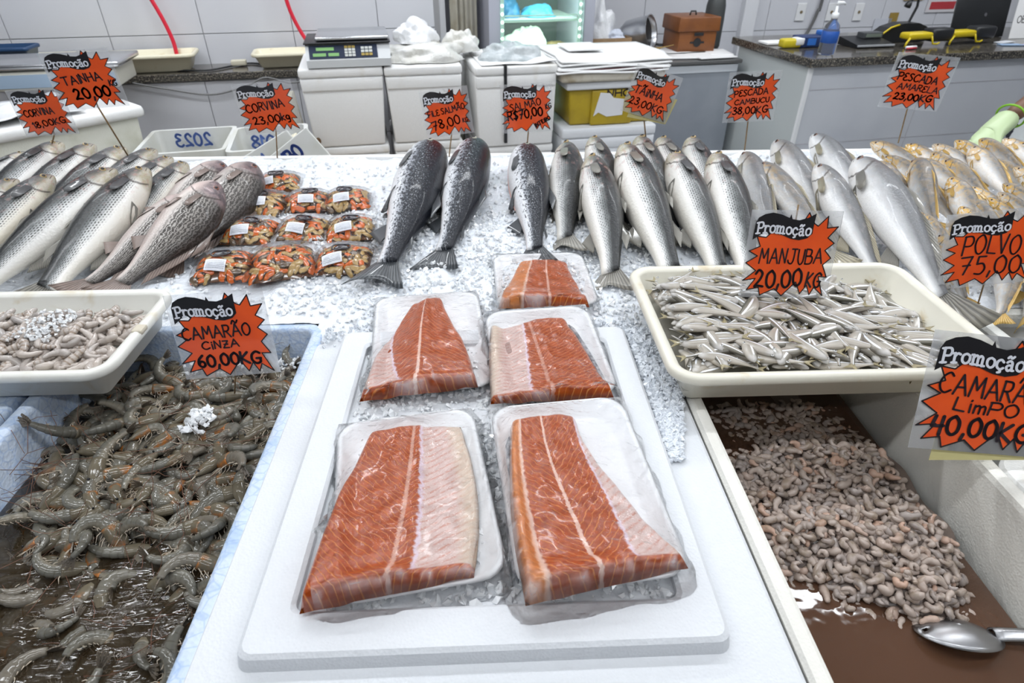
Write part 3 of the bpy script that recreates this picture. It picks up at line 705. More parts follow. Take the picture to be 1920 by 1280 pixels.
# small yellow weakfish in a heap: head px, tail px, heights
YP = [((1632, 268), (1752, 330), .06, .03), ((1698, 272), (1800, 335), .05, .02), ((1655, 292), (1760, 352), .04, .01), ((1748, 272), (1850, 330), .055, .02), ((1790, 265), (1890, 335), .06, .02),
      ((1836, 262), (1935, 335), .06, .02), ((1880, 262), (1980, 330), .05, .02), ((1910, 268), (2010, 330), .06, .02), ((1745, 288), (1842, 368), .06, .02), ((1818, 278), (1900, 370), .07, .03),
      ((1770, 300), (1868, 392), .06, .02), ((1722, 300), (1820, 372), .05, .02), ((1640, 305), (1720, 400), .05, .01), ((1860, 300), (1965, 365), .06, .02), ((1700, 322), (1790, 410), .06, .02),
      ((1900, 315), (2010, 392), .06, .02), ((1880, 345), (1990, 420), .07, .03), ((1815, 352), (1925, 428), .06, .02), ((1870, 362), (1975, 440), .08, .03), ((1850, 372), (1960, 452), .06, .02),
      ((1905, 385), (2010, 462), .06, .02), ((1716, 302), (1755, 420), .09, .05), ((1780, 335), (1850, 452), .09, .04), ((1722, 400), (1802, 500), .07, .02), ((1820, 375), (1902, 470), .08, .04),
      ((1800, 388), (1862, 490), .10, .05), ((1690, 412), (1770, 520), .05, .01), ((1860, 420), (1950, 510), .08, .03), ((1905, 430), (1990, 520), .08, .03), ((1840, 450), (1905, 545), .06, .02),
      ((1760, 440), (1812, 560), .05, .005), ((1900, 470), (1880, 590), .05, .005), ((1950, 480), (1925, 590), .05, .005)]
YL = {21: 'yellow finned weakfish standing steeply with a bright yellow pectoral fin', 22: 'silver weakfish with a wide gill cover beside the yellow finned one', 25: 'weakfish with an orange snout just above the octopus sign', 23: 'weakfish with a yellow fin between the largest white fish and the octopus sign',
      0: 'weakfish with a yellow throat at the left end of the back row', 9: 'weakfish with a long dark mouth slit in the back row', 30: 'small fish whose orange tail fin shows below the octopus sign', 31: 'small fish with a golden tail bent down to the box rim', 8: 'slim weakfish lying lengthwise over the heap'}
for i, (h, tl, hh, th) in enumerate(YP):
    fish('yellow_weakfish', YL.get(i, 'small pale weakfish with yellow fins in the heap at the right'), 'fish', ICE(*h, hh + .01), ICE(*tl, th + .01), 'pescada', 30 + 22 * math.sin(i * 2.3), 'small yellow weakfish heap',
         1.1 + .08 * math.sin(i), 1.0 if i % 3 else .7, i % 5 + 60, hs=1.06, ws=1.05, bend=-.03, taillen=.19, forky=.12, finm=M_fin['yellow'], nu=28, nvv=16, fins=('tail', 'pectoral', 'pelvic', 'dorsal'))
# ------------------------------------------------------------------ salmon fillets in trays under film
def fillet_mat(name, cfg):
    """cfg: s0 = centre line, pale = (from, to, sign) zone of the belly lining, seam, freq"""
    n = N(name); u, v = n.uv(); sv = n.xyz(n.m('MULTIPLY', u, 5), n.m('MULTIPLY', v, 9), cfg.get('seed', 0)); ns = n.noise(1.1, 3, sv); n2 = n.noise(4, 4, sv); n3 = n.noise(14, 3, sv)
    d = n.m('ABSOLUTE', n.m('SUBTRACT', u, cfg['s0']))
    ph = n.m('ADD', n.m('ADD', n.m('MULTIPLY', v, cfg['freq']), n.m('MULTIPLY', d, cfg.get('slope', 16.0))), n.m('MULTIPLY', ns, 2.2))
    tri = n.m('ABSOLUTE', n.m('SUBTRACT', n.m('FRACT', ph), .5))
    lines = n.m('MULTIPLY', n.sm(tri, .12, .02), n.sm(n2, .26, .52))
    c = n.mix(n.sm(n2, .3, .7), (.46, .078, .001), (.31, .042, .001))
    c = n.mix(n.m('MULTIPLY', lines, .75), c, (.74, .27, .055))
    # white centre line
    wob = n.m('ADD', d, n.m('MULTIPLY', n.m('SUBTRACT', n3, .5), .036)); c = n.mix(n.m('MULTIPLY', n.sm(wob, .020, .009), cfg.get('mid', .8)), c, (.86, .62, .52))
    if 'seam' in cfg:
        d2 = n.m('ABSOLUTE', n.m('SUBTRACT', n.m('ADD', u, n.m('MULTIPLY', n.m('SUBTRACT', n2, .5), .05)), cfg['seam'])); c = n.mix(n.m('MULTIPLY', n.sm(d2, .03, .008), .75), c, (.88, .68, .58))
        side_ = n.sm(n.m('SUBTRACT', cfg['seam'], u), -.01, .02); c = n.mix(n.m('MULTIPLY', side_, .45), c, (.82, .34, .10))
    if 'pale' in cfg:
        e, sg, vb = cfg['pale']; q = n.m('MULTIPLY', n.m('SUBTRACT', n.m('ADD', u, n.m('ADD', n.m('MULTIPLY', n.m('SUBTRACT', n2, .5), .07), n.m('MULTIPLY', n.m('SUBTRACT', v, .5), vb))), e), sg)
        pm = n.sm(q, 0.0, .025)
        ribs = n.sm(n.m('ABSOLUTE', n.m('SUBTRACT', n.m('FRACT', n.m('ADD', n.m('MULTIPLY', v, 24.0), n.m('MULTIPLY', u, 9.0))), .5)), .2, .5)
        pc = n.mix(n.m('MULTIPLY', n.m('MULTIPLY', ribs, n.sm(n2, .32, .58)), .8), (.66, .49, .45), (.58, .25, .18)); pc = n.mix(n.sm(n3, .5, .75), pc, (.76, .65, .61))
        pc = n.mix(n.m('MULTIPLY', n.sm(q, .05, .02), n.sm(q, 0, .02)), pc, (.74, .62, .72))
        pc = n.mix(n.m('MULTIPLY', n.sm(q, .24, .36), .6), pc, (.66, .56, .42))
        c = n.mix(n.m('MULTIPLY', pm, n.sm(v, .965, .945)), c, pc)
    n.set(col=c, rough=.28, spec=.5, coat=.25); n.bump(n.m('ADD', n.m('MULTIPLY', lines, -.6), n.m('MULTIPLY', n3, .5)), .35, .002)
    return n.mat
M_foamtray = mat('foam_tray', (.84, .85, .87), .45, bump=.15, bscale=200)
M_film = film_mat('cling_film', haze=.010, wr=55, strength=.9, dist=.006, rough=.07, ior=1.27, fold=.55)
M_skin = mat('salmon_skin', (.12, .13, .15), .3, var=(.5, .5, .52), vscale=90)
def poly_interp(pts, t):
    pts = [Vector(p) for p in pts]; d = [0]
    for a, b in zip(pts, pts[1:]): d.append(d[-1] + (b - a).length)
    s = t * d[-1]
    for i in range(len(pts) - 1):
        if s <= d[i + 1] + 1e-9: return pts[i].lerp(pts[i + 1], (s - d[i]) / max(d[i + 1] - d[i], 1e-9))
    return pts[-1].copy()
def smooth_poly(pts, it=2):
    for _ in range(it):
        q = [pts[0]]
        for a, b in zip(pts, pts[1:]): q += [a.lerp(b, .25), a.lerp(b, .75)]
        pts = q + [pts[-1]]
    return pts
def salmon_pack(label, tray_px, left, right, z0, tilt, cfg, thick, film_over=.03, lab2=''):
    """tray_px: the four rim corners (back left, back right, front right, front left); left/right: fillet edges from back to front, photo pixels"""
    zr = z0 + .018
    c4 = [P(x, y, zr + (tilt if i < 2 else 0)) for i, (x, y) in enumerate(tray_px)]
    ctr = sum(c4, Vector()) / 4; xa = ((c4[1] - c4[0]).normalized() + (c4[2] - c4[3]).normalized()); xa.z = 0; xa.normalize()
    ya = ((c4[0] + c4[1]) / 2 - (c4[2] + c4[3]) / 2).normalized(); ya = (ya - xa * ya.dot(xa)).normalized(); za = xa.cross(ya)
    W = ((c4[1] - c4[0]).dot(xa) + (c4[2] - c4[3]).dot(xa)) / 2; D = ((c4[0] + c4[1]) / 2 - (c4[2] + c4[3]) / 2).length
    Mx = Matrix(((xa.x, ya.x, za.x, ctr.x), (xa.y, ya.y, za.y, ctr.y), (xa.z, ya.z, za.z, ctr.z), (0, 0, 0, 1))); Mi = Mx.inverted()
    t = thing('foam_tray', label + ' white foam tray', 'tray', group='foam trays of salmon'); t.matrix_world = Mx
    r = .035
    v, f = loft([rr(-W / 2 + .02, W / 2 - .02, -D / 2 + .02, D / 2 - .02, r, -.018), rr(-W / 2 + .004, W / 2 - .004, -D / 2 + .004, D / 2 - .004, r, -.003), rr(-W / 2, W / 2, -D / 2, D / 2, r, 0), rr(-W / 2 + .004, W / 2 - .004, -D / 2 + .004, D / 2 - .004, r, .002), rr(-W / 2 + .009, W / 2 - .009, -D / 2 + .009, D / 2 - .009, r, 0),
                 rr(-W / 2 + .022, W / 2 - .022, -D / 2 + .022, D / 2 - .022, r, -.0135), rr(-W / 2 + .03, W / 2 - .03, -D / 2 + .03, D / 2 - .03, r, -.014)])
    mk('body', v, f, M_foamtray, t)
    # fillet
    def loc(p, h):
        d = ray(*p); o = Mi @ CAM; dd = Mi.to_3x3() @ Vector(d); k = (h - o.z) / dd.z; q = o + dd * k; return Vector((q.x, q.y, 0))
    Lp = smooth_poly([loc(p, thick * .55) for p in left], 1); Rp = smooth_poly([loc(p, thick * .55) for p in right], 1)
    nu, nv = 36, 48; V = []; U = []; F_ = []
    hp = cfg['h']         # thickness across: list of (s, factor)
    hs_ = np.array(hp)
    zb = -.012
    prof_s = [(-.0, 0.0)] 
    for j in range(nv + 1):
        tt = j / nv; a = poly_interp(Lp, tt); b = poly_interp(Rp, tt)
        for i in range(nu + 1):
            s = i / nu; e = min(s, 1 - s) * 2; ed = min(1, e / .14); ed = math.sqrt(max(0, 1 - (1 - ed) ** 2))
            et = min(1, min(tt / .05 if tt > 0 else 0, (1 - tt) / .035)); et = math.sqrt(max(0, 1 - (1 - et) ** 2))
            hh = thick * float(np.interp(s, hs_[:, 0], hs_[:, 1])) * (.80 + .25 * tt)
            p = a.lerp(b, s); ov = max(0, min(1, max((abs(p.x) - W / 2 + .034) / .026, (abs(p.y) - D / 2 + .034) / .026)))
            zz = zb + .0165 * ov * ov * (3 - 2 * ov) + hh * ed * et + .0025 * float(vnoise(s * 9, tt * 14, 5) - .5) * 2
            p = a.lerp(b, s); V.append((p.x, p.y, zz)); U.append((s, tt))
    wq = nu + 1
    for j in range(nv):
        for i in range(nu): F_.append((j * wq + i, (j + 1) * wq + i, (j + 1) * wq + i + 1, j * wq + i + 1))
    ring = [i for i in range(wq)] + [j * wq + nu for j in range(1, nv + 1)] + [nv * wq + i for i in range(nu - 1, -1, -1)] + [j * wq for j in range(nv - 1, 0, -1)]
    F_.append(tuple(ring))
    ft = thing('salmon_fillet', lab2, 'fillet', group='salmon fillets'); ft.matrix_world = Mx
    mk('flesh', V, F_, fillet_mat('salmon_flesh_%d' % cfg.get('seed', 0), cfg), ft, True, U)
    # skin showing at one edge
    es = cfg.get('skin')
    if es:
        pts = [(Lp if es < 0 else Rp)]; pl = pts[0]; g = G(); pp = []
        for k in range(13):
            p = poly_interp(pl, .08 + .8 * k / 12); pp.append((p.x + es * .002, p.y, zb + .004))
        g.tube(pp, [.001] + [.005] * 11 + [.001], 6).make('skin_edge', M_skin, ft, True)
    # film stretched over tray and fillet: relaxed membrane
    nx_, ny_ = 52, 64; ex = .012
    gx = np.linspace(-W / 2 - ex, W / 2 + ex, nx_); gy = np.linspace(-D / 2 - ex - film_over, D / 2 + ex, ny_); GX, GY = np.meshgrid(gx, gy)
    ob = np.full(GX.shape, -.022)
    ins = (np.abs(GX) < W / 2) & (np.abs(GY) < D / 2); ob[ins] = -.006
    rim = ins & ((np.abs(GX) > W / 2 - .014) | (np.abs(GY) > D / 2 - .014)); ob[rim] = .0025
    VV = np.array(V)
    ix = np.clip(np.rint((VV[:, 0] - gx[0]) / (gx[1] - gx[0])).astype(int), 0, nx_ - 1); iy = np.clip(np.rint((VV[:, 1] - gy[0]) / (gy[1] - gy[0])).astype(int), 0, ny_ - 1)
    for dx in (-1, 0, 1):
        for dy in (-1, 0, 1): np.maximum.at(ob, (np.clip(iy + dy, 0, ny_ - 1), np.clip(ix + dx, 0, nx_ - 1)), VV[:, 2] + .002)
    zf = ob.copy()
    for _ in range(160):
        av = zf.copy(); av[1:-1, 1:-1] = (zf[:-2, 1:-1] + zf[2:, 1:-1] + zf[1:-1, :-2] + zf[1:-1, 2:]) / 4
        zf = np.maximum(ob, av)
    sd = cfg.get('seed', 0)
    for k in range(16):       # folds pulled across the film
        a = rnd.uniform(0, math.pi); c0 = rnd.uniform(-.3, .3) * W; w0 = rnd.uniform(.0025, .006); q = (GX * math.cos(a) + GY * math.sin(a)) - c0 + .004 * np.sin(GX * 60 + k); m_ = np.clip(vnoise(GX * 14 + k * 3, GY * 14, sd + k) * 2 - .7, 0, 1)
        zf = zf + .0032 * np.exp(-(q / w0) ** 2) * m_
    zf = zf + (vnoise(GX * 40, GY * 40, 11 + sd) - .5) * .0022
    edge_ = np.minimum(np.minimum(np.arange(nx_)[None, :], nx_ - 1 - np.arange(nx_)[None, :]), np.minimum(np.arange(ny_)[:, None], ny_ - 1 - np.arange(ny_)[:, None]))
    GXw = GX + (vnoise(GX * 30, GY * 30, 21 + sd) - .5) * .016 * (edge_ < 2); GYw = GY + (vnoise(GX * 30, GY * 30, 31 + sd) - .5) * .02 * (edge_ < 2)
    id_ = np.arange(nx_ * ny_).reshape(ny_, nx_); fc_ = np.stack([id_[:-1, :-1], id_[:-1, 1:], id_[1:, 1:], id_[1:, :-1]], -1).reshape(-1, 4)
    fo = mk('plastic_film', np.stack([GXw, GYw, zf], -1).reshape(-1, 3), fc_, M_film, t, True)
    fo['label'] = 'clear wrinkled film'
    return t
salmon_pack('hindmost', [(930, 478), (1096, 472), (1118, 572), (925, 578)], [(975, 480), (958, 510), (943, 540), (934, 570)], [(1064, 478), (1072, 500), (1092, 530), (1106, 566)], .925, .004,
            dict(s0=.56, seam=.26, freq=26, slope=14, h=[(0, .7), (.3, 1), (.7, .9), (1, .5)], seed=1, mid=.6), .028, 0, 'salmon fillet in the hindmost tray, on the ice below the salmon tails')
salmon_pack('middle left', [(722, 556), (905, 545), (916, 722), (668, 748)], [(774, 553), (742, 598), (706, 650), (672, 742)], [(826, 546), (846, 590), (880, 640), (896, 714)], .934, .002,
            dict(s0=.47, pale=(.13, -1, -.50), freq=24, slope=-13, h=[(0, .45), (.25, .7), (.5, 1), (1, .7)], seed=2, mid=.9), .030, .004, 'salmon fillet with a long white centre line in the middle left tray')
salmon_pack('middle right', [(925, 588), (1108, 568), (1152, 742), (915, 752)], [(920, 602), (916, 650), (918, 700), (920, 748)], [(1058, 580), (1088, 620), (1118, 670), (1154, 738)], .938, .022,
            dict(s0=.50, pale=(.40, -1, .10), freq=30, slope=17, h=[(0, .35), (.4, .7), (.6, 1), (1, .6)], seed=3, mid=.35, skin=1), .028, 0, 'salmon fillet with pale lining on its left half, middle right tray')
salmon_pack('front left', [(676, 790), (906, 762), (928, 1080), (560, 1150)], [(692, 792), (650, 880), (606, 990), (556, 1136)], [(862, 776), (888, 860), (900, 950), (888, 1066)], .934, .004,
            dict(s0=.50, pale=(.575, 1, -.06), freq=30, slope=20, h=[(0, .75), (.35, 1), (.55, .95), (.62, .7), (1, .4)], seed=4, mid=.5), .036, .012, 'large salmon fillet with pale ribbed lining on its right half, front left tray')
salmon_pack('front right', [(934, 756), (1164, 748), (1296, 1064), (952, 1136)], [(958, 772), (955, 870), (960, 990), (986, 1122)], [(1078, 757), (1108, 830), (1196, 930), (1296, 1050)], .942, .020,
            dict(s0=.45, seam=.13, pale=(.80, 1, .28), freq=26, slope=15, h=[(0, .85), (.3, 1), (.7, .85), (1, .45)], seed=5, mid=.85, skin=-1), .036, .02, 'large salmon fillet with a diagonal film fold, front right tray')

# ------------------------------------------------------------------ mussel packets
M_mus = [mat('mussel_orange', (.66, .115, .0), .2, var=(.50, .13, .006), vscale=60, coat=.7), mat('mussel_cream', (.50, .33, .12), .2, var=(.28, .16, .045), vscale=60, coat=.7), mat('mussel_dark', (.10, .065, .04), .2, var=(.25, .16, .08), vscale=60, coat=.7)]
for _m in M_mus:
    _nt = _m.node_tree; _b = _nt.nodes['Principled BSDF']; _q = N.__new__(N); _q.mat = _m; _q.nt = _nt; _q.b = _b; _q._tc = None; _q._uv = None
    _src = _b.inputs['Base Color'].links[0].from_socket; _sp = _q.node('ShaderNodeSeparateXYZ'); _q.put(_sp.inputs[0], _q.tc('Object'))
    _e = _q.sm(_q.m('ABSOLUTE', _q.m('ADD', _sp.outputs[1], _q.m('MULTIPLY', _q.m('SUBTRACT', _q.noise(120, 2), .5), .006))), .0052, .0080)
    _q.put(_b.inputs['Base Color'], _q.mix(_e, _src, (.05, .028, .014)))
M_musshell = mat('mussel_lip', (.018, .014, .022), .15, coat=.8)
M_brine = mat('mussel_liquor', (.10, .035, .006), .15, coat=.5)
M_pack = film_mat('packet_film', haze=.005, wr=90, strength=.9, dist=.004, rough=.05, ior=1.24)
n = N('printed_sticker'); u, v = n.uv()
bars = n.m('MULTIPLY', n.sm(n.noise(40, 1, n.xyz(n.m('MULTIPLY', u, 1.3), n.m('FLOOR', n.m('MULTIPLY', v, 7)), 0)), .45, .52), n.sm(n.m('ABSOLUTE', n.m('SUBTRACT', n.m('FRACT', n.m('MULTIPLY', v, 7)), .5)), .32, .24))
inb = n.m('MULTIPLY', n.sm(n.m('ABSOLUTE', n.m('SUBTRACT', u, .5)), .45, .43), n.sm(n.m('ABSOLUTE', n.m('SUBTRACT', v, .5)), .42, .40))
n.set(col=n.mix(n.m('MULTIPLY', n.m('MULTIPLY', bars, inb), .8), (.83, .85, .90), (.10, .11, .16)), rough=.4); M_sticker = n.mat
def half_mussel(seed):
    v = []; f = []; nu, nv = 12, 6
    for j in range(nv + 1):
        a = -math.pi / 2 + math.pi * j / nv
        for k in range(nu):
            q = 2 * math.pi * k / nu; x = math.cos(a) * math.cos(q); y = math.cos(a) * math.sin(q); z = math.sin(a)
            y *= (1 - .35 * x); z *= .5 * (1 - .2 * x); y += .12 * math.sin(x * 2.2 + seed)
            v.append((x * .017, y * .0095, z * .0095))
    for j in range(nv):
        for k in range(nu): f.append((j * nu + k, j * nu + (k + 1) % nu, (j + 1) * nu + (k + 1) % nu, (j + 1) * nu + k))
    return v, f
mus_me = [mesh_of('mussel', *half_mussel(i), M_mus[i % 3], True) for i in range(3)]
def lipmesh():
    g = G(); pts = [(.021 * math.cos(a) , .0105 * math.sin(a) * (1 - .25 * math.cos(a)), .001 * math.sin(3 * a)) for a in [2 * math.pi * k / 20 for k in range(21)]]
    g.tube(pts, .0022, 6, False)
    g.ell((0, 0, -.002), .018, .008, .004, 14, 6); return mesh_of('dark_mussel', g.v, g.f, M_musshell, True)
lip_me = lipmesh()
MP = [((524, 341), 1.0, 6, (-.028, -.022), 'mussel packet farthest back, nearest the boxes'), ((498, 380), 1.05, -8, (.0, -.020), 'mussel packet second in the left column, touching the farthest one'), ((578, 375), .98, 8, (.0, -.016), 'mussel packet in the middle column, hindmost with the tilted sticker'),
      ((653, 372), 1.02, 4, (-.012, -.012), 'mussel packet hindmost in the right column'), ((472, 432), 1.08, -3, (-.010, -.024), 'mussel packet in the left column, third from the back'), ((570, 428), 1.06, 0, (-.008, -.016), 'mussel packet in the centre of the mussel packets'),
      ((658, 426), 1.0, 3, (-.012, -.014), 'mussel packet in the right column between two others'), ((424, 496), 1.10, 8, (-.010, -.022), 'mussel packet foremost at the left, with a pointed corner'), ((530, 490), 1.28, 14, None, 'largest mussel packet, without a sticker, at the front'), ((645, 484), 1.08, 2, (-.018, -.018), 'mussel packet foremost in the right column')]
for i, (px, sc, rz, lab, label) in enumerate(MP):
    p = ICE(*px, .012); p.z = ice_z(p.x, p.y) + .002
    t = thing('mussel_packet', label, 'packet', p, R(rz), 'packets of cooked mussels'); hx, hy, hz = .058 * sc, .062 * sc, .034 * sc
    def dome(x, y): return hz * max(0, (1 - (abs(x) / hx) ** 2.4)) ** .6 * max(0, (1 - (abs(y) / hy) ** 2.0)) ** .75
    rs = random.Random(i + 50)
    g = G(); g.grid(lambda a, b: ((a * 2 - 1) * hx, (b * 2 - 1) * hy, dome((a * 2 - 1) * hx, (b * 2 - 1) * hy) * .80 + .001), 14, 14); g.make('liquor', M_brine, t, True)
    k = 0; tries = 0; placed = []
    while k < int(52 * sc) and tries < 2500:
        tries += 1; x = rs.uniform(-.92, .92) * hx; y = rs.uniform(-.97, .60) * hy
        if any((x - a) ** 2 + ((y - b)) ** 2 < (.0105) ** 2 for a, b in placed): continue
        placed.append((x, y)); k += 1; e = .004
        nz = Vector(((dome(x - e, y) - dome(x + e, y)) / (2 * e), (dome(x, y - e) - dome(x, y + e)) / (2 * e), 1)); nz = Vector((max(-1.6, min(1.6, nz.x)), max(-1.6, min(1.6, nz.y)), 1)).normalized()
        kind = 0 if rs.random() < .42 else (1 if rs.random() < .72 else 2)
        o = obj('mussel', mus_me[kind], t); o.rotation_mode = 'QUATERNION'; o.rotation_quaternion = Vector((0, 0, 1)).rotation_difference(nz) @ Quaternion((0, 0, 1), rs.uniform(0, 6.3)); o.location = Vector((x, y, dome(x, y) * .84 + .001)); s_ = rs.uniform(.75, 1.15); o.scale = (s_, s_, s_ * .8)
    if lab is not None or i == 8:
        if i != 8:
            x, y = .002 + rs.uniform(-.008, .008), -.004 * sc; o = obj('dark_mussel', lip_me, t); o.location = (x, y, dome(x, y) * .95 + .007); o.rotation_euler = (R(10), 0, R(rs.uniform(-15, 15)))
    g = G(); g.grid(lambda a, b: ((a * 2 - 1) * hx * 1.14, (b * 2 - 1) * hy * 1.20, dome((a * 2 - 1) * hx * 1.0, (b * 2 - 1) * hy * 1.0) * 1.04 + .0045 + .002 * math.sin(a * 37 + i) * math.sin(b * 31)), 26, 26); g.make('bag', M_pack, t, True)
    if lab:
        lx, ly = lab[0], -.040 * sc; V = []; U = []; ff = []; ra = R(rs.uniform(-12, 14))
        for jj in range(5):
            for ii in range(7):
                a = (ii / 6 - .5) * .042 * sc; b = (jj / 4 - .5) * .023 * sc; x = lx + a * math.cos(ra) - b * math.sin(ra); y = ly + a * math.sin(ra) + b * math.cos(ra)
                V.append((x, y, dome(x, y) * 1.06 + .0085)); U.append((ii / 6, jj / 4))
        for jj in range(4):
            for ii in range(6): q = jj * 7 + ii; ff.append((q, q + 1, q + 8, q + 7))
        o = mk('sticker', V, ff, M_sticker, t, True, U); o['label'] = 'white printed price sticker'
# ------------------------------------------------------------------ whole grey shrimp
n = N('shrimp_shell'); u, v = n.uv(); rd = n.rand()
seg = n.m('ABSOLUTE', n.m('SUBTRACT', n.m('FRACT', n.m('MULTIPLY', u, 6.0)), .5))
c = n.mix(n.noise(90, 3), (.165, .155, .125), (.085, .08, .068)); c = n.mix(n.m('MULTIPLY', n.sm(seg, .36, .5), .65), c, (.07, .06, .04))
c = n.mix(n.m('MULTIPLY', n.sm(v, .5, .15), .45), c, (.34, .29, .21)); c = n.mix(n.m('MULTIPLY', rd, .45), c, (.24, .23, .19)); c = n.mix(n.m('MULTIPLY', n.sm(rd, .75, .95), .5), c, (.16, .13, .10))
n.set(col=c, rough=.11, spec=.5); n.bump(n.m('ADD', n.m('MULTIPLY', seg, .6), n.noise(160, 2)), .22, .001); M_shrimp = n.mat
n = N('shrimp_head'); rd = n.rand()
c = n.mix(n.noise(60, 4), (.21, .18, .125), (.10, .082, .055)); c = n.mix(n.m('MULTIPLY', n.sm(n.noise(38, 3), .52, .68), n.sm(rd, .3, .8)), c, (.46, .15, .02)); n.set(col=c, rough=.13, spec=.5); n.bump(n.noise(160, 3), .25, .001); M_shead = n.mat
M_stail = fin_mat('shrimp_tail', (.06, .05, .04), (.24, .19, .13))
M_sleg = mat('shrimp_legs', (.52, .44, .34), .35)
M_sant = mat('shrimp_antenna', (.16, .07, .04), .4)
def shrimp_meshes(bend, seed):
    rs = random.Random(seed)
    def path(s):   # s in metres along the axis -> point, heading; curls towards -y
        n_ = 60; p = Vector((0, 0)); th = 0
        for i in range(n_):
            q = s * (i + .5) / n_; k = min(max((q - .030) / .054, 0), 1); th = -bend * k; p += Vector((math.cos(th), math.sin(th))) * (s / n_)
        k = min(max((s - .030) / .054, 0), 1); return p, -bend * k
    def tube_part(s0, s1, rad, nseg, nr=10, zf=.82, twist=0):
        V = []; U = []; F_ = []
        for i in range(nseg + 1):
            s = s0 + (s1 - s0) * i / nseg; p, th = path(s); r_ = rad((s - s0) / (s1 - s0)); nx_, ny_ = -math.sin(th), math.cos(th)
            for k in range(nr):
                a = 2 * math.pi * k / nr; V.append((p.x + nx_ * r_ * math.sin(a), p.y + ny_ * r_ * math.sin(a), r_ * zf * math.cos(a))); U.append((i / nseg, (math.sin(a) + 1) / 2))
        for i in range(nseg):
            for k in range(nr): F_.append((i * nr + k, (i + 1) * nr + k, (i + 1) * nr + (k + 1) % nr, i * nr + (k + 1) % nr))
        F_.append(tuple(range(nr))); F_.append(tuple(nseg * nr + k for k in range(nr - 1, -1, -1)))
        return V, F_, U
    out = {}
    V, F_, U = tube_part(.028, .088, lambda t: (.0112 - .0066 * t ** 1.4) * (1 + .13 * ((t * 6) % 1 - .5)) * (.9 if t < .02 else 1), 24); out['abdomen'] = mesh_of('abdomen', V, F_, M_shrimp, True, U)
    V, F_, U = tube_part(-.014, .031, lambda t: max(.0006, .0122 * min(1, (t / .60)) ** .7 * (1 - .12 * max(0, t - .7))), 12); out['head'] = mesh_of('head', V, F_, M_shead, True, U)
    p, th = path(.086); g = G(); d = Vector((math.cos(th), math.sin(th), 0)); nn = Vector((-math.sin(th), math.cos(th), 0)); b0 = Vector((p.x, p.y, 0))
    for a in (-.6, -.25, .08, .42):
        dd = d * math.cos(a) + Vector((0, 0, 1)) * math.sin(a); sd = d.cross(dd) if abs(a) > .01 else nn
        dd.normalize(); w_ = (Vector((0, 0, 1)) * math.cos(a) - d * math.sin(a)) * .0030
        pts = [b0 - w_ * .4, b0 + dd * .012 - w_, b0 + dd * .020 - w_ * .5, b0 + dd * .021 + w_ * .3, b0 + dd * .012 + w_, b0 + w_ * .4]
        top = [q + nn * .0008 for q in pts]; bot = [q - nn * .0008 for q in pts]; g.add(top + bot, [(0, 1, 2, 3, 4, 5), (11, 10, 9, 8, 7, 6)] + [(i, i + 6, (i + 1) % 6 + 6, (i + 1) % 6) for i in range(6)])
    out['tail_fan'] = mesh_of('tail_fan', g.v, g.f, M_stail, False, [((i % 6) / 5, .5) for i in range(len(g.v))])
    g = G()
    for i in range(9):
        s = .006 + i * .0085; p, th = path(s); r_ = .008 - .0004 * i; q = Vector((p.x + math.sin(th) * r_, p.y - math.cos(th) * r_, 0)); dn = Vector((math.sin(th), -math.cos(th), 0)); fw_ = Vector((math.cos(th), math.sin(th), 0))
        for sg in (-1, 1):
            l_ = (.020 if i < 4 else .009) * rs.uniform(.7, 1.1); k1 = rs.uniform(-.5, .3); g.tube([q, q + dn * l_ * .5 + fw_ * l_ * k1 + Vector((0, 0, sg * .003)), q + dn * l_ * .8 + fw_ * l_ * (k1 - .35) + Vector((0, 0, sg * .004))], [.0009, .0007, .0003], 4, False)
    g.tube([(-.010, .001, 0), (-.020, .003, .001), (-.030, .002, -.001)], [.0014, .0009, .0002], 4, False)      # rostrum
    out['legs'] = mesh_of('legs', g.v, g.f, M_sleg, True)
    g = G()
    for sg in (-1, 1):
        a = rs.uniform(-.8, .8); pts = [Vector((-.010, -.001, .002 * sg))]; dr = Vector((-1, sg * .5, .1 * sg)).normalized()
        for k in range(8): dr = (dr + Vector((rs.uniform(-.1, .3), rs.uniform(-.35, .35), rs.uniform(-.12, .06)))).normalized(); pts.append(pts[-1] + dr * .011)
        g.tube(pts, [.00055] * 6 + [.0004] * 3, 3, False)
    out['antennae'] = mesh_of('antennae', g.v, g.f, M_sant, True)
    g = G()
    for sg in (-1, 1): g.ell((-.004, .0025, sg * .0070), .0021, .0021, .0021, 8, 5)
    out['eyes'] = mesh_of('eyes', g.v, g.f, M_pupil, True)
    return out
SH = [shrimp_meshes(R(b), i) for i, b in enumerate((55, 95, 125, 150, 185))]
def sstep(x): x = min(max(x, 0), 1); return x * x * (3 - 2 * x)
def hL(x, y): return .815 + .052 * sstep((y - .44) / .42) + .016 * float(vnoise(x * 13, y * 13, 41) - .4) - .012 * sstep((y - .93) / .1) - .030 * sstep((-.66 - x) / .11)
def place(t, x, y, z, tilt, yaw, flip, rs, s=1.0):
    ax = Vector((math.cos(rs.uniform(0, 6.28)), math.sin(rs.uniform(0, 6.28)), 0)).normalized()
    q = Quaternion(ax, tilt) @ Quaternion((0, 0, 1), yaw) @ (Quaternion((1, 0, 0), math.pi) if flip else Quaternion())
    t.rotation_mode = 'QUATERNION'; t.rotation_quaternion = q; t.location = (x, y, z); t.scale = (s, s, s)
def fit(x, y, yaw, hx, hy, x0, x1, y0, y1):
    ex = abs(math.cos(yaw)) * hy + .012; ey = abs(math.sin(yaw)) * hy + .012
    return min(max(x, x0 + ex), x1 - ex), min(max(y, y0 + ey), y1 - ey)
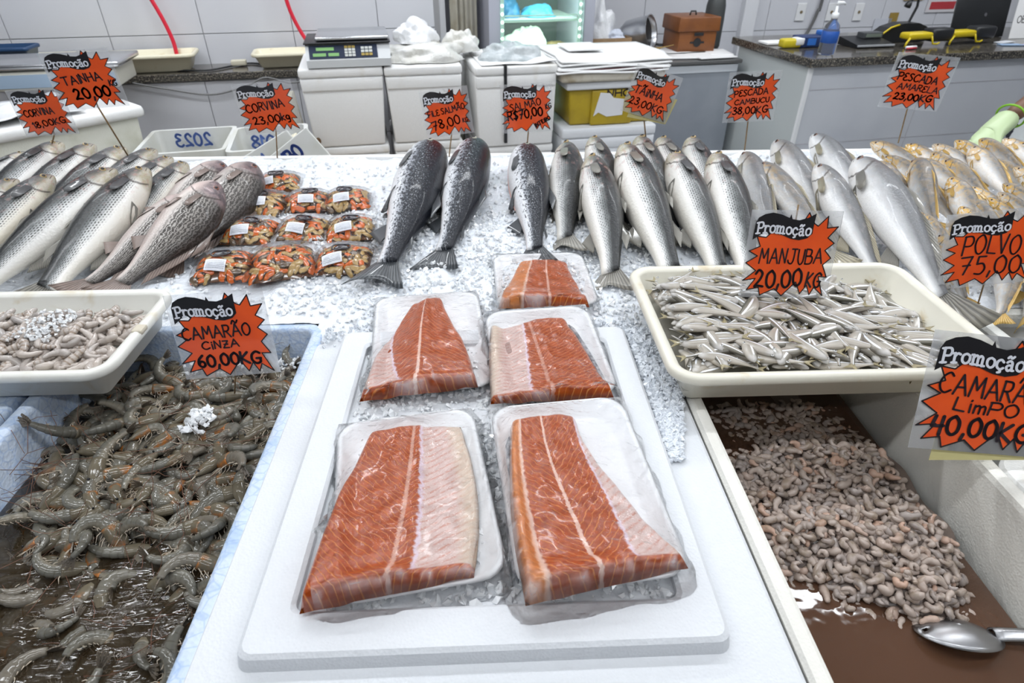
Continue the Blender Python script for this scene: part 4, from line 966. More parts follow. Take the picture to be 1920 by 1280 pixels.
def poisson(n, x0, x1, y0, y1, dmin, rs, ok=lambda x, y: True, tries=20000):
    pts = []; cell = {}
    for _ in range(tries):
        if len(pts) >= n: break
        x = rs.uniform(x0, x1); y = rs.uniform(y0, y1)
        if not ok(x, y): continue
        k = (int(x / dmin), int(y / dmin)); bad = False
        for a in (-1, 0, 1):
            for b in (-1, 0, 1):
                for p in cell.get((k[0] + a, k[1] + b), ()):
                    if (p[0] - x) ** 2 + (p[1] - y) ** 2 < dmin * dmin: bad = True
        if bad: continue
        cell.setdefault(k, []).append((x, y)); pts.append((x, y))
    return pts
rs = random.Random(12)
protos = []
PT = poisson(290, -.755, -.37, .30, 1.03, .0255, rs, tries=40000)
for i, (x, y) in enumerate(PT):
    k = rs.randrange(5); under = hL(x, y) < .838
    if k not in [p[0] for p in protos]:
        t = thing('grey_shrimp', '', 'shrimp', group='whole grey shrimp in the blue foam box')
        for nm in ('abdomen', 'head', 'tail_fan', 'legs', 'antennae', 'eyes'): obj(nm, SH[k][nm], t)
        protos.append((k, t))
    else: t = copy_tree(dict(protos)[k])
    t['label'] = 'whole grey shrimp lying half under the brown water in the blue foam box' if under else 'whole raw grey shrimp with legs and feelers in the blue foam box'
    yw = rs.uniform(0, 6.28); sc_ = rs.uniform(.8, 1.15); x, y = fit(x, y, yw, .03 * sc_, .045 * sc_, -.772, -.358, .10, 1.045); place(t, x - .03 * sc_ * math.cos(yw), y - .03 * sc_ * math.sin(yw), hL(x, y) + rs.uniform(-.003, .009), R(rs.uniform(-42, 42)), yw, rs.random() < .5, rs, sc_)
# the shrimp underneath: too many to count
def joined(name, meshes, tr, mats, label, cat, extra=None):
    VV = []; FF = []; UU = []; MI = []; b = 0
    data = []
    for me in meshes:
        co = np.empty(len(me.vertices) * 3); me.vertices.foreach_get('co', co); uvv = np.zeros((len(me.vertices), 2))
        if me.uv_layers:
            li = np.empty(len(me.loops), dtype=np.int32); me.loops.foreach_get('vertex_index', li); uu = np.empty(len(me.loops) * 2, dtype=np.float32); me.uv_layers[0].data.foreach_get('uv', uu); uvv[li] = uu.reshape(-1, 2)
        data.append((co.reshape(-1, 3), [tuple(p.vertices) for p in me.polygons], uvv))
    for (k, M4) in tr:
        co, fa, uvv = data[k]; m3 = np.array(M4.to_3x3()); VV.append(co @ m3.T + np.array(M4.translation)); UU.append(uvv); FF += [tuple(i + b for i in q) for q in fa]; MI += [0] * len(fa); b += len(co)
    if extra: 
        ev, ef = extra; VV.append(np.array([tuple(p) for p in ev])); UU.append(np.zeros((len(ev), 2))); FF += [tuple(i + b for i in q) for q in ef]; MI += [1] * len(ef)
    o = mk(name, np.concatenate(VV), FF, mats, None, True, np.concatenate(UU)); o.data.polygons.foreach_set('material_index', MI); o.data.update()
    return prop(o, label, cat, kind='stuff')
def rmat(x, y, z, tilt, rs, s): 
    a = rs.uniform(0, 6.28); return Matrix.Translation((x, y, z)) @ Matrix.Rotation(tilt, 4, Vector((math.cos(a), math.sin(a), 0))) @ Matrix.Rotation(rs.uniform(0, 6.28), 4, 'Z') @ (Matrix.Rotation(math.pi, 4, 'X') if rs.random() < .5 else Matrix()) @ Matrix.Diagonal((s, s, s, 1))
tr = []
for x, y in poisson(420, -.745, -.385, .12, 1.01, .020, rs, tries=40000): tr.append((rs.randrange(5), rmat(x, y, hL(x, y) - .013 - rs.uniform(0, .004), R(rs.uniform(-30, 30)), rs, 1.1)))
for x, y in poisson(160, -.745, -.385, .12, 1.01, .034, rs, tries=20000): tr.append((5 + rs.randrange(5), rmat(x, y, hL(x, y) - .004, R(rs.uniform(-30, 30)), rs, 1.0)))
g = G(); g.grid(lambda a, b: (-.78 + a * .425, .06 + b * .99, hL(-.78 + a * .425, .06 + b * .99) - .018), 30, 60)  # dark sheet below the shrimp: shade in the gaps put in as colour
joined('shrimp_heap', [s['abdomen'] for s in SH] + [s['head'] for s in SH], tr, [M_shrimp, mat('shrimp_gap_shade', (.05, .042, .03), .3)], 'lower layers of whole shrimp in the blue foam box', 'shrimp', (g.v, g.f))
def water_mat(name, col, alpha, bscale, bstr, stretch=1.0):
    n = N(name); n.set(col=col, rough=.03, spec=.4, alpha=alpha); mp = n.node('ShaderNodeMapping'); n.put(mp.inputs[0], n.tc('Object')); mp.inputs['Rotation'].default_value = (0, 0, R(-38)); mp.inputs['Scale'].default_value = (stretch, 1, 1)
    n.bump(n.noise(bscale, 2, mp.outputs[0], .5, .3), bstr, .006); return n.mat
M_lwater = water_mat('shrimp_water', (.040, .027, .014), .64, 75, .55, .22)
g = G(); g.grid(lambda a, b: (-.785 + a * .430, .05 + b * 1.0, .8375 + .0006 * math.sin(a * 40) * math.sin(b * 47)), 20, 40)
prop(g.make('brine', M_lwater, None, True), 'brown water over the shrimp in the blue foam box', 'water', kind='stuff')
# a few clear ice lumps on the shrimp
chips('ice_chips', [(rs.uniform(-.535, -.49), rs.uniform(.80, .86), .885 + rs.uniform(0, .008)) for _ in range(70)] + [(rs.uniform(-.60, -.36), rs.uniform(.985, 1.02), .872 + rs.uniform(0, .02)) for _ in range(90)], 'clear ice lumps lying on the whole shrimp', .003, .007, None, 8)
# long feelers lying on the rim
t = thing('shrimp_feeler', 'thin brown shrimp feelers stuck to the blue foam wall', 'feeler')
for pts in ([(0, 775, .925), (22, 808, .922), (40, 840, .915), (46, 850, .91)], [(52, 850, .908), (52, 790, .918), (70, 782, .92), (108, 778, .912)], [(18, 890, .905), (50, 850, .905), (85, 838, .90)]):
    G().tube([P(*p) for p in pts], .0005, 4).make('feeler', M_sant, t, True)

# ------------------------------------------------------------------ small peeled shrimp
n = N('peeled_shrimp'); rd = n.rand(); u, v = n.uv()
c = n.mix(n.noise(70, 3), (.58, .47, .40), (.29, .235, .205)); c = n.mix(n.m('MULTIPLY', n.sm(rd, .80, .99), .5), c, (.60, .32, .20)); c = n.mix(n.m('MULTIPLY', n.sm(rd, .38, .05), .6), c, (.27, .24, .23))
c = n.mix(n.m('MULTIPLY', n.sm(n.noise(48, 3), .52, .68), .5), c, (.22, .155, .08))
n.set(col=c, rough=.16, spec=.5, coat=.15); n.bump(n.noise(200, 3), .3, .001); M_peel = n.mat
n = N('shrimp_tail_meat'); rd = n.rand(); u, v = n.uv()
bd = n.m('ABSOLUTE', n.m('SUBTRACT', n.m('FRACT', n.m('MULTIPLY', u, 6.0)), .5))
c = n.mix(n.noise(50, 3), (.56, .48, .42), (.38, .34, .31)); c = n.mix(n.m('MULTIPLY', n.m('MULTIPLY', n.sm(bd, .22, .45), n.sm(rd, .45, .9)), .75), c, (.22, .14, .08)); c = n.mix(n.m('MULTIPLY', n.sm(rd, .35, .0), .6), c, (.30, .28, .27))
n.set(col=c, rough=.2, spec=.5, coat=.5); n.bump(n.m('ADD', bd, n.noise(240, 2)), .3, .001); M_tailmeat = n.mat
def curl(L, r0, bend, nseg, nr, seed, m_, nm, ridge=0.0, lump=0.0):
    V = []; U = []; F_ = []; p = Vector((0, 0)); rs_ = random.Random(seed); pts = []
    for i in range(nseg + 1):
        t_ = i / nseg; th = bend * t_ - bend / 2; pts.append((p.copy(), th)); p += Vector((math.cos(th), math.sin(th))) * L / nseg
    c0 = pts[nseg // 2][0].copy()
    for i, (p, th) in enumerate(pts):
        t_ = i / nseg; r_ = r0 * (.55 + .45 * min(1, t_ / .18)) * (1 - .55 * max(0, t_ - .45) / .55) * (1 + ridge * (((t_ * 6) % 1) - .5)); r_ *= .45 if i == nseg else 1
        if i == 0: r_ *= .6
        r_ *= 1 + lump * rs_.uniform(-1, 1)
        for k in range(nr):
            a = 2 * math.pi * k / nr; q_ = r_ * (1 + lump * .7 * rs_.uniform(-1, 1)); V.append((p.x - c0.x - math.sin(th) * q_ * math.sin(a), p.y - c0.y + math.cos(th) * q_ * math.sin(a), q_ * .9 * math.cos(a))); U.append((t_, (math.sin(a) + 1) / 2))
    for i in range(nseg):
        for k in range(nr): F_.append((i * nr + k, (i + 1) * nr + k, (i + 1) * nr + (k + 1) % nr, i * nr + (k + 1) % nr))
    F_.append(tuple(range(nr))); F_.append(tuple(nseg * nr + k for k in range(nr - 1, -1, -1)))
    return mesh_of(nm, V, F_, m_, True, U)
PS = [curl(.030, .0058, R(b), 10, 8, i, M_peel, 'peeled_shrimp', .25, .20) for i, b in enumerate((70, 130, 190, 240, 280))]
def hR(x, y):
    e = sstep((x - .40) / .10) * .006
    front = float(np.interp(x, [.36, .45, .55, .62, .68, .71], [.535, .495, .45, .445, .50, .545]))
    return .770 + .056 * sstep((y - front + .035) / .10) - .020 * sstep((y - .70) / .14) + .026 * float(vnoise(x * 15, y * 15, 61) - .5) + e
rs = random.Random(21)
for i, (x, y) in enumerate(poisson(300, .380, .685, .30, .84, .0155, rs, lambda x, y: hR(x, y) > .800 and y < .80, 60000)):
    o = obj('peeled_shrimp', PS[rs.randrange(5)]); prop(o, 'small peeled grey shrimp in the white foam box at the right', 'shrimp', 'small peeled shrimp in the white foam box'); place(o, x, y, hR(x, y) + rs.uniform(-.001, .006), R(rs.uniform(-45, 45)), rs.uniform(0, 6.28), rs.random() < .5, rs, rs.uniform(.7, 1.2))
tr = []
for x, y in poisson(1300, .375, .685, .16, .93, .0105, rs, tries=60000): tr.append((rs.randrange(5), rmat(x, y, hR(x, y) - .004 - rs.uniform(0, .005), R(rs.uniform(-45, 45)), rs, rs.uniform(.85, 1.1))))
g = G(); g.grid(lambda a, b: (.362 + a * .345, .10 + b * .87, hR(.362 + a * .345, .10 + b * .87) - .010), 30, 60)  # darker sheet under the pile paints the shade between peeled shrimp
joined('peeled_shrimp_heap', PS, tr, [M_peel, mat('peeled_gap_shade', (.16, .12, .10), .3)], 'countless peeled shrimp below the top layer in the right foam box', 'shrimp', (g.v, g.f))
M_rwater = water_mat('brown_water', (.105, .052, .030), .88, 20, .12)
g = G(); g.grid(lambda a, b: (.355 + a * .355, .0 + b * .97, .8065), 8, 16); prop(g.make('brown_water', M_rwater, None, True), 'cloudy brown water in the foam box of peeled shrimp', 'water', kind='stuff')
# skimmer ladle
t = thing('skimmer', 'stainless steel perforated skimmer lying in the brown water', 'ladle', P(1795, 1190, .808))
nr_, na = 8, 36
def bowl(i, k):
    r_ = .050 * i / nr_; a = 2 * math.pi * k / na; return Vector((r_ * math.cos(a) * 1.15, r_ * math.sin(a) * .8, .017 - 6.4 * r_ * r_))
V = [bowl(i, k) for i in range(nr_ + 1) for k in range(na)]; F_ = []
for i in range(nr_):
    for k in range(na):
        if i == 6 and k % 3 == 0 and k < 20: continue
        F_.append((i * na + k, (i + 1) * na + k, (i + 1) * na + (k + 1) % na, i * na + (k + 1) % na))
M_skim = mat('skimmer_steel', (.36, .36, .37), .32, 1.0)
o = mk('bowl', V, F_, M_skim, t); md = o.modifiers.new('thickness', 'SOLIDIFY'); md.thickness = .0014
gg = G(); gg.grid(lambda a, b: (.046 + .17 * b, (a - .5) * (.026 - .012 * min(1, b * 2)) - .055 * b ** 1.2, .006 + .030 * b + .005 * math.cos((a - .5) * 6)), 6, 14); o = gg.make('handle', M_skim, t, True); md = o.modifiers.new('thickness', 'SOLIDIFY'); md.thickness = .003
t.rotation_euler = (R(-28), R(4), R(-4))

# ------------------------------------------------------------------ tray of shrimp tails
TS = [curl(.052, .0074, R(b), 16, 9, i, M_tailmeat, 'shrimp_tail', .16, .08) for i, b in enumerate((35, 80, 120, 170))]
rs = random.Random(31)
def hP(x, y): dx = (x + .86) / .20; dy = (y - .965) / .12; return .950 + .034 * max(0, 1 - max(abs(dx), abs(dy)) ** 3) + .010 * float(vnoise(x * 15, y * 15, 71) - .5)
for i, (x, y) in enumerate(poisson(150, -1.045, -.672, .855, 1.072, .0195, rs, tries=40000)):
    o = obj('shrimp_tail', TS[rs.randrange(4)]); prop(o, 'peeled grey shrimp tail heaped in the chipped white tray', 'shrimp', 'shrimp tails in the white tray'); yw = rs.uniform(0, 6.28); x, y = fit(x, y, yw, .02, .024, -1.052, -.658, .850, 1.080); place(o, x, y, hP(x, y) + rs.uniform(-.002, .006), R(rs.uniform(-28, 28)), yw, rs.random() < .5, rs, rs.uniform(.8, 1.1))
tr = []
for x, y in poisson(330, -1.02, -.695, .88, 1.05, .014, rs, tries=40000): tr.append((rs.randrange(4), rmat(x, y, hP(x, y) - .009, R(rs.uniform(-30, 30)), rs, .95)))
joined('shrimp_tail_heap', TS, tr, [M_tailmeat], 'lower layers of shrimp tails in the chipped white tray', 'shrimp')
chips('ice_chips', [(rs.uniform(-.86, -.78), rs.uniform(.93, 1.03), .995 + rs.uniform(-.003, .004)) for _ in range(160)], 'melting ice on the shrimp tails in the chipped tray', .002, .0045, None, 9)

# ------------------------------------------------------------------ silver anchovies
n = N('anchovy_skin'); u, v = n.uv(); rd = n.rand()
st = n.m('MULTIPLY', n.sm(n.m('ABSOLUTE', n.m('SUBTRACT', v, .62)), .085, .055), n.sm(u, .10, .2))
c = n.ramp(n.m('ADD', v, n.m('MULTIPLY', n.m('SUBTRACT', n.noise(60, 3), .5), .1)), [(.1, (.50, .455, .39)), (.45, (.36, .33, .28)), (.74, (.19, .175, .135)), (.95, (.07, .065, .045))])
c = n.mix(n.m('MULTIPLY', rd, .35), c, (.40, .35, .30)); c = n.mix(st, c, (.92, .94, .98)); c = n.mix(n.m('MULTIPLY', n.sm(u, .17, .05), .7), c, (.62, .60, .58))
n.set(col=c, rough=.30, metal=n.m('MULTIPLY', st, .2), spec=.5, coat=.2); n.bump(n.noise(150, 3), .15, .001); M_anch = n.mat
M_anchfin = fin_mat('anchovy_fin', (.30, .26, .16), (.46, .38, .20))
M_anchiris = mat('anchovy_iris', (.62, .62, .6), .2)
def anchovy(bend):
    L = .088; pr = [(0, .02, .015), (.04, .058, .038), (.14, .100, .060), (.30, .126, .068), (.5, .112, .060), (.7, .070, .038), (.88, .030, .017), (1, .028, .010)]; a_ = np.array(pr)
    V = []; U = []; F_ = []; nu, nr = 16, 12
    for i in range(nu + 1):
        u = i / nu; h_ = float(np.interp(u, a_[:, 0], a_[:, 1])); w_ = float(np.interp(u, a_[:, 0], a_[:, 2])); oy = bend * L * (u - .4) ** 2
        for k in range(nr): q = 2 * math.pi * k / nr; V.append(((u - .5) * L, h_ * L * math.sin(q) + oy, w_ * L * math.cos(q))); U.append((u, (math.sin(q) + 1) / 2))
    for i in range(nu):
        for k in range(nr): F_.append((i * nr + k, (i + 1) * nr + k, (i + 1) * nr + (k + 1) % nr, i * nr + (k + 1) % nr))
    F_.append(tuple(range(nr))); F_.append(tuple(nu * nr + k for k in range(nr - 1, -1, -1)))
    b = mesh_of('body', V, F_, M_anch, True, U)
    oy = bend * L * .36; base = [Vector((.49 * L, oy + (s - .5) * .05 * L, 0)) for s in (0, .25, .5, .75, 1)]; tip = [Vector(((.49 + .17 * (1 - .55 * (1 - abs(s - .5) * 2))) * L, oy + (s - .5) * .24 * L, 0)) for s in (0, .25, .5, .75, 1)]
    v_, f_, u_ = build_fin([Vector((p.x, 0, p.y)) for p in base], [Vector((p.x, 0, p.y)) for p in tip], .0008, 2); v_ = [(p.x, p.z, p.y) for p in v_]; tl = mesh_of('tail_fin', v_, f_, M_anchfin, True, u_)
    g = G()
    for sg in (-1, 1): g.ell((-.415 * L, .018 * L + bend * L * .66, sg * .040 * L), .027 * L, .027 * L, .012 * L, 10, 6)
    e = mesh_of('eye', g.v, g.f, M_anchiris, True); g = G()
    for sg in (-1, 1): g.ell((-.415 * L, .018 * L + bend * L * .66, sg * .046 * L), .015 * L, .015 * L, .009 * L, 8, 5)
    return b, tl, e, mesh_of('pupil', g.v, g.f, M_pupil, True)
AN = [anchovy(b) for b in (-.35, -.1, .15, .4)]
rs = random.Random(41)
def hM(x, y): dx = (x - .575) / .27; dy = (y - .958) / .17; return .953 + .050 * max(0, 1 - max(abs(dx), abs(dy)) ** 9) * (1 - .78 * sstep((x - .60) / .22)) + .010 * float(vnoise(x * 11, y * 11, 81) - .5)
def anchovy_obj(x, y, z, yaw, tilt, label, k, s):
    t = thing('anchovy', label, 'fish', group='silver anchovies in the cream tray'); b, tl, e, pu = AN[k]; obj('body', b, t); obj('tail_fin', tl, t); eo = obj('eye', e, t); obj('pupil', pu, eo)
    place(t, x, y, z, tilt, yaw, rs.random() < .5, rs, s); return t
for i, (x, y) in enumerate(poisson(150, .325, .83, .80, 1.115, .0225, rs, tries=50000)):
    yaw = rs.choice([0, math.pi]) + R(rs.gauss(-24, 46)); sc_ = rs.uniform(1.02, 1.32); x, y = fit(x, y, yaw, 0, .050 * sc_, .310, .846, .780, 1.134); wet = hM(x, y) < .968
    anchovy_obj(x, y, hM(x, y) + rs.uniform(0, .008), yaw, R(rs.uniform(-14, 14)), 'small silver anchovy in the water at the right end of the cream tray' if wet else 'small silver anchovy lying on the heap in the cream tray', rs.randrange(4), sc_)
tr = []
for x, y in poisson(300, .325, .845, .80, 1.115, .017, rs, tries=40000):
    yw = rs.uniform(0, 6.28); x, y = fit(x, y, yw, 0, .046, .318, .838, .790, 1.126); tr.append((rs.randrange(4), Matrix.Translation((x, y, hM(x, y) - .008)) @ Matrix.Rotation(R(rs.uniform(-10, 10)), 4, 'X') @ Matrix.Rotation(yw, 4, 'Z')))
joined('anchovy_heap', [a[0] for a in AN], tr, [M_anch], 'lower layers of anchovies in the cream tray', 'fish')
g = G(); g.grid(lambda a, b: (.318 + a * .525, .793 + b * .33, .9570), 10, 8); prop(g.make('tray_water', water_mat('milky_water', (.42, .40, .36), .45, 30, .15), None, True), 'cloudy water in the cream anchovy tray', 'water', kind='stuff')
# ------------------------------------------------------------------ price signs
STAR = [(565, 690), (590, 702), (645, 648), (652, 712), (722, 704), (668, 766), (716, 795), (665, 836), (714, 879), (668, 918), (710, 988), (655, 985), (706, 1096), (640, 1048), (617, 1092), (588, 1036), (552, 1086), (512, 1018), (430, 1099), (375, 1058), (284, 1096), (268, 1052), (190, 1066), (238, 1000),
        (156, 1012), (232, 955), (158, 911), (228, 872), (168, 845), (236, 818), (205, 762), (265, 768), (300, 735), (480, 700), (500, 662), (518, 630), (542, 664)]
STAR = [((x - 150) / 590, 1 - (y - 620) / 490) for x, y in STAR]
BAN = [(178, 782), (180, 735), (182, 690), (198, 660), (235, 642), (285, 633), (340, 642), (395, 660), (402, 640), (414, 666), (460, 672), (515, 658), (564, 634), (560, 690), (560, 745), (530, 770), (480, 781), (425, 774), (365, 754), (300, 744), (276, 752), (268, 742), (225, 752)]
BAN = [((x - 150) / 590, 1 - (y - 620) / 490) for x, y in BAN]
HAND = {'A': '0,0 .42,1 .85,0|.16,.36 .70,.38', 'B': '0,0 0,1|~0,1 .5,.95 .55,.7 .4,.55 0,.53|~0,.53 .6,.5 .7,.25 .5,.02 0,0', 'C': '~.75,.85 .5,1 .15,.8 0,.45 .15,.12 .45,0 .8,.15', 'D': '0,0 0,1|~0,1 .5,.92 .75,.5 .5,.06 0,0',
 'E': '~.6,.95 .25,1 .05,.75 .35,.55 .05,.4 .05,.1 .35,0 .65,.1', 'F': '.65,1 0,1 0,0|0,.52 .5,.52', 'G': '~.75,.85 .45,1 .1,.75 .05,.3 .35,0 .7,.1 .72,.42|.42,.42 .78,.42', 'H': '0,0 .02,1|.68,0 .66,1|0,.5 .68,.52', 'I': '.1,0 .1,1', 'i': '.1,0 .1,.65|.1,.88 .13,.94',
 'J': '~.6,1 .58,.3 .4,.02 .1,.08 0,.25|.3,1 .85,1', 'K': '0,0 .05,1|.6,.95 .05,.45 .65,0', 'L': '.05,1 .0,.05 .6,.0', 'M': '0,0 .12,1 .45,.35 .78,1 .9,0', 'N': '0,0 .06,1 .6,.05 .68,1', 'O': '~.38,1 .08,.8 0,.45 .15,.08 .42,0 .7,.25 .75,.65 .55,.95 .38,1',
 'P': '0,0 .05,1|~.0,.98 .5,1 .68,.75 .5,.5 .05,.48', 'R': '0,0 .03,1|~0,1 .5,.97 .58,.72 .4,.52 .03,.5|.25,.5 .65,0', 'S': '~.6,.9 .3,1 .05,.8 .3,.55 .55,.3 .3,0 0,.1', 'T': '0,.98 .8,1|.42,1 .36,0', 'U': '~0,1 .02,.35 .25,0 .55,.2 .62,1', 'V': '0,1 .3,0 .65,1', 'X': '0,0 .6,1|.6,0 0,1', 'Z': '.05,.95 .6,.95 .05,.05 .65,.05|.15,.5 .55,.5',
 'm': '0,0 .02,.6|~.02,.45 .2,.62 .3,.5 .3,0|~.3,.45 .48,.62 .6,.5 .6,0', 'k': '0,0 0,1|.4,.6 .02,.3 .42,0', 'g': '~.4,.55 .15,.62 0,.35 .15,.1 .38,.25 .42,.55 .38,-.2 .1,-.3', 'b': '0,1 0,.02|~0,.4 .3,.55 .45,.3 .3,.02 0,.05', 'L2': '',
 '0': '~.35,1 .05,.75 .05,.25 .3,0 .58,.2 .6,.7 .35,1', '1': '.0,.75 .2,1 .2,0', '2': '~.05,.78 .25,1 .52,.8 .4,.45 .05,.05 .25,.08 .65,.02', '3': '~.05,.92 .35,1 .5,.78 .2,.54 .55,.4 .48,.1 .2,0 0,.12', '4': '.12,1 .0,.45 .6,.5|.52,1 .48,0', '5': '.55,1 .15,1 .1,.58|~.1,.58 .42,.6 .55,.3 .35,.02 .02,.05',
 '6': '~.45,1 .1,.65 .02,.25 .25,0 .5,.15 .45,.42 .2,.48 .04,.25', '7': '0,.95 .6,1 .2,0|.12,.5 .52,.52', '8': '~.3,.55 .05,.78 .3,1 .52,.8 .3,.55 .0,.25 .28,0 .58,.25 .3,.55', '9': '~.5,.75 .25,1 .05,.75 .25,.5 .5,.7 .48,.3 .3,0', ',': '.12,.1 .02,-.22', '$': '~.6,.85 .3,.95 .05,.75 .3,.52 .55,.3 .3,.05 0,.15|.3,1.1 .28,-.1', '~': '~0,.3 .2,.6 .45,.35 .65,.6'}
SLAB = {'P': '.14,.0 .14,1|~.14,.98 .5,.98 .62,.74 .5,.5 .14,.5|-.02,.03 .34,.03|-.02,.97 .2,.97', 'r': '.12,0 .12,.66|~.12,.42 .28,.64 .46,.58|-.02,.03 .28,.03|-.02,.64 .12,.64', 'o': '~.30,.66 .08,.52 .08,.18 .30,.02 .52,.18 .52,.52 .30,.66', 'm': '.12,0 .12,.66|~.12,.46 .28,.64 .42,.54 .42,.3|.42,.4 .42,0|~.42,.46 .58,.64 .72,.54 .72,.3|.72,.4 .72,0|-.02,.03 .26,.03|.34,.03 .52,.03|.64,.03 .88,.03|-.02,.64 .12,.64',
 'ç': '~.48,.52 .30,.66 .08,.50 .08,.18 .30,.02 .50,.14|~.30,.0 .34,-.14 .18,-.2', 'ã': '~.10,.54 .28,.66 .44,.52 .44,.2|.44,.4 .46,.03 .58,.03|~.44,.36 .20,.36 .08,.2 .22,.0 .44,.14|~.08,.84 .20,.96 .32,.84 .46,.96'}
def smooth_line(pts, sub=5):
    out = []; n = len(pts)
    for i in range(n - 1):
        p0 = pts[max(i - 1, 0)]; p1 = pts[i]; p2 = pts[i + 1]; p3 = pts[min(i + 2, n - 1)]
        for k in range(sub):
            t = k / sub; out.append(tuple(.5 * (2 * b + (c - a) * t + (2 * a - 5 * b + 4 * c - d) * t * t + (-a + 3 * b - 3 * c + d) * t ** 3) for a, b, c, d in zip(p0, p1, p2, p3)))
    return out + [pts[-1]]
def strokes(font, ch):
    res = []
    for part in font[ch].split('|'):
        sm_ = part.startswith('~'); pts = [tuple(map(float, q.split(','))) for q in part.lstrip('~').split()]
        res.append(smooth_line(pts) if sm_ else pts)
    return res
def ribbon(V, F_, pts, w_):
    for a, b in zip(pts, pts[1:]):
        d = Vector((b[0] - a[0], b[1] - a[1]));
        if d.length < 1e-6: continue
        n_ = Vector((-d.y, d.x)).normalized() * w_ / 2; k = len(V)
        V += [(a[0] + n_.x, a[1] + n_.y), (a[0] - n_.x, a[1] - n_.y), (b[0] - n_.x, b[1] - n_.y), (b[0] + n_.x, b[1] + n_.y)]; F_.append((k, k + 1, k + 2, k + 3))
    for p in pts:
        k = len(V); V += [(p[0] + w_ / 2 * math.cos(a * math.pi / 4), p[1] + w_ / 2 * math.sin(a * math.pi / 4)) for a in range(8)]; F_.append(tuple(range(k, k + 8)))
def text_mesh(font, txt, cx, cy, h, w_, rot=0, width=None, jit=0, rs=None, sx=1.0):
    """flat lettering drawn with strokes; returns 2-D verts and faces"""
    x = 0; lines = []
    for ch in txt:
        if ch == ' ': x += .35; continue
        til = ch == 'Ã' and font is HAND; base = 'A' if til else ch
        st = strokes(font, base); mx = max(p[0] for s in st for p in s)
        dy = rs.uniform(-jit, jit) if rs else 0; sl = rs.uniform(-jit, jit) * .6 if rs else 0
        for s in st: lines.append([(x + p[0] + sl * p[1], p[1] + dy) for p in s])
        if til: lines.append([(x + .1 + p[0], .75 + p[1] * .9 + dy) for p in strokes(font, '~')[0]])
        x += mx + (.20 if font is HAND else .10)
    k = (width / x) if width else h * sx; V = []; F_ = []
    for s in lines:
        q = [((p[0] - x / 2) * k, (p[1] - .5) * h) for p in s]; q = [(cx + a * math.cos(rot) - b * math.sin(rot), cy + a * math.sin(rot) + b * math.cos(rot)) for a, b in q]; ribbon(V, F_, q, w_)
    return V, F_
M_sleeve = film_mat('sign_sleeve', haze=.22, wr=9, strength=.12, dist=.004, rough=.12)
n = N('sign_orange'); n.set(col=n.mix(n.m('MULTIPLY', n.sm(n.noise(14, 4), .45, .7), .5), (.92, .105, .012), (.74, .06, .008)), rough=.35, coat=.5); M_orange = n.mat
M_ink = mat('sign_ink', (.012, .011, .013), .35, coat=.3)
M_marker = mat('marker_ink', (.02, .012, .018), .4)
M_slabwhite = mat('sign_lettering', (.78, .80, .86), .45)
M_stick = mat('bamboo_stick', (.30, .19, .08), .6, var=(.20, .12, .05), vscale=90)
M_manila = mat('manila_paper', (.62, .56, .26), .7)
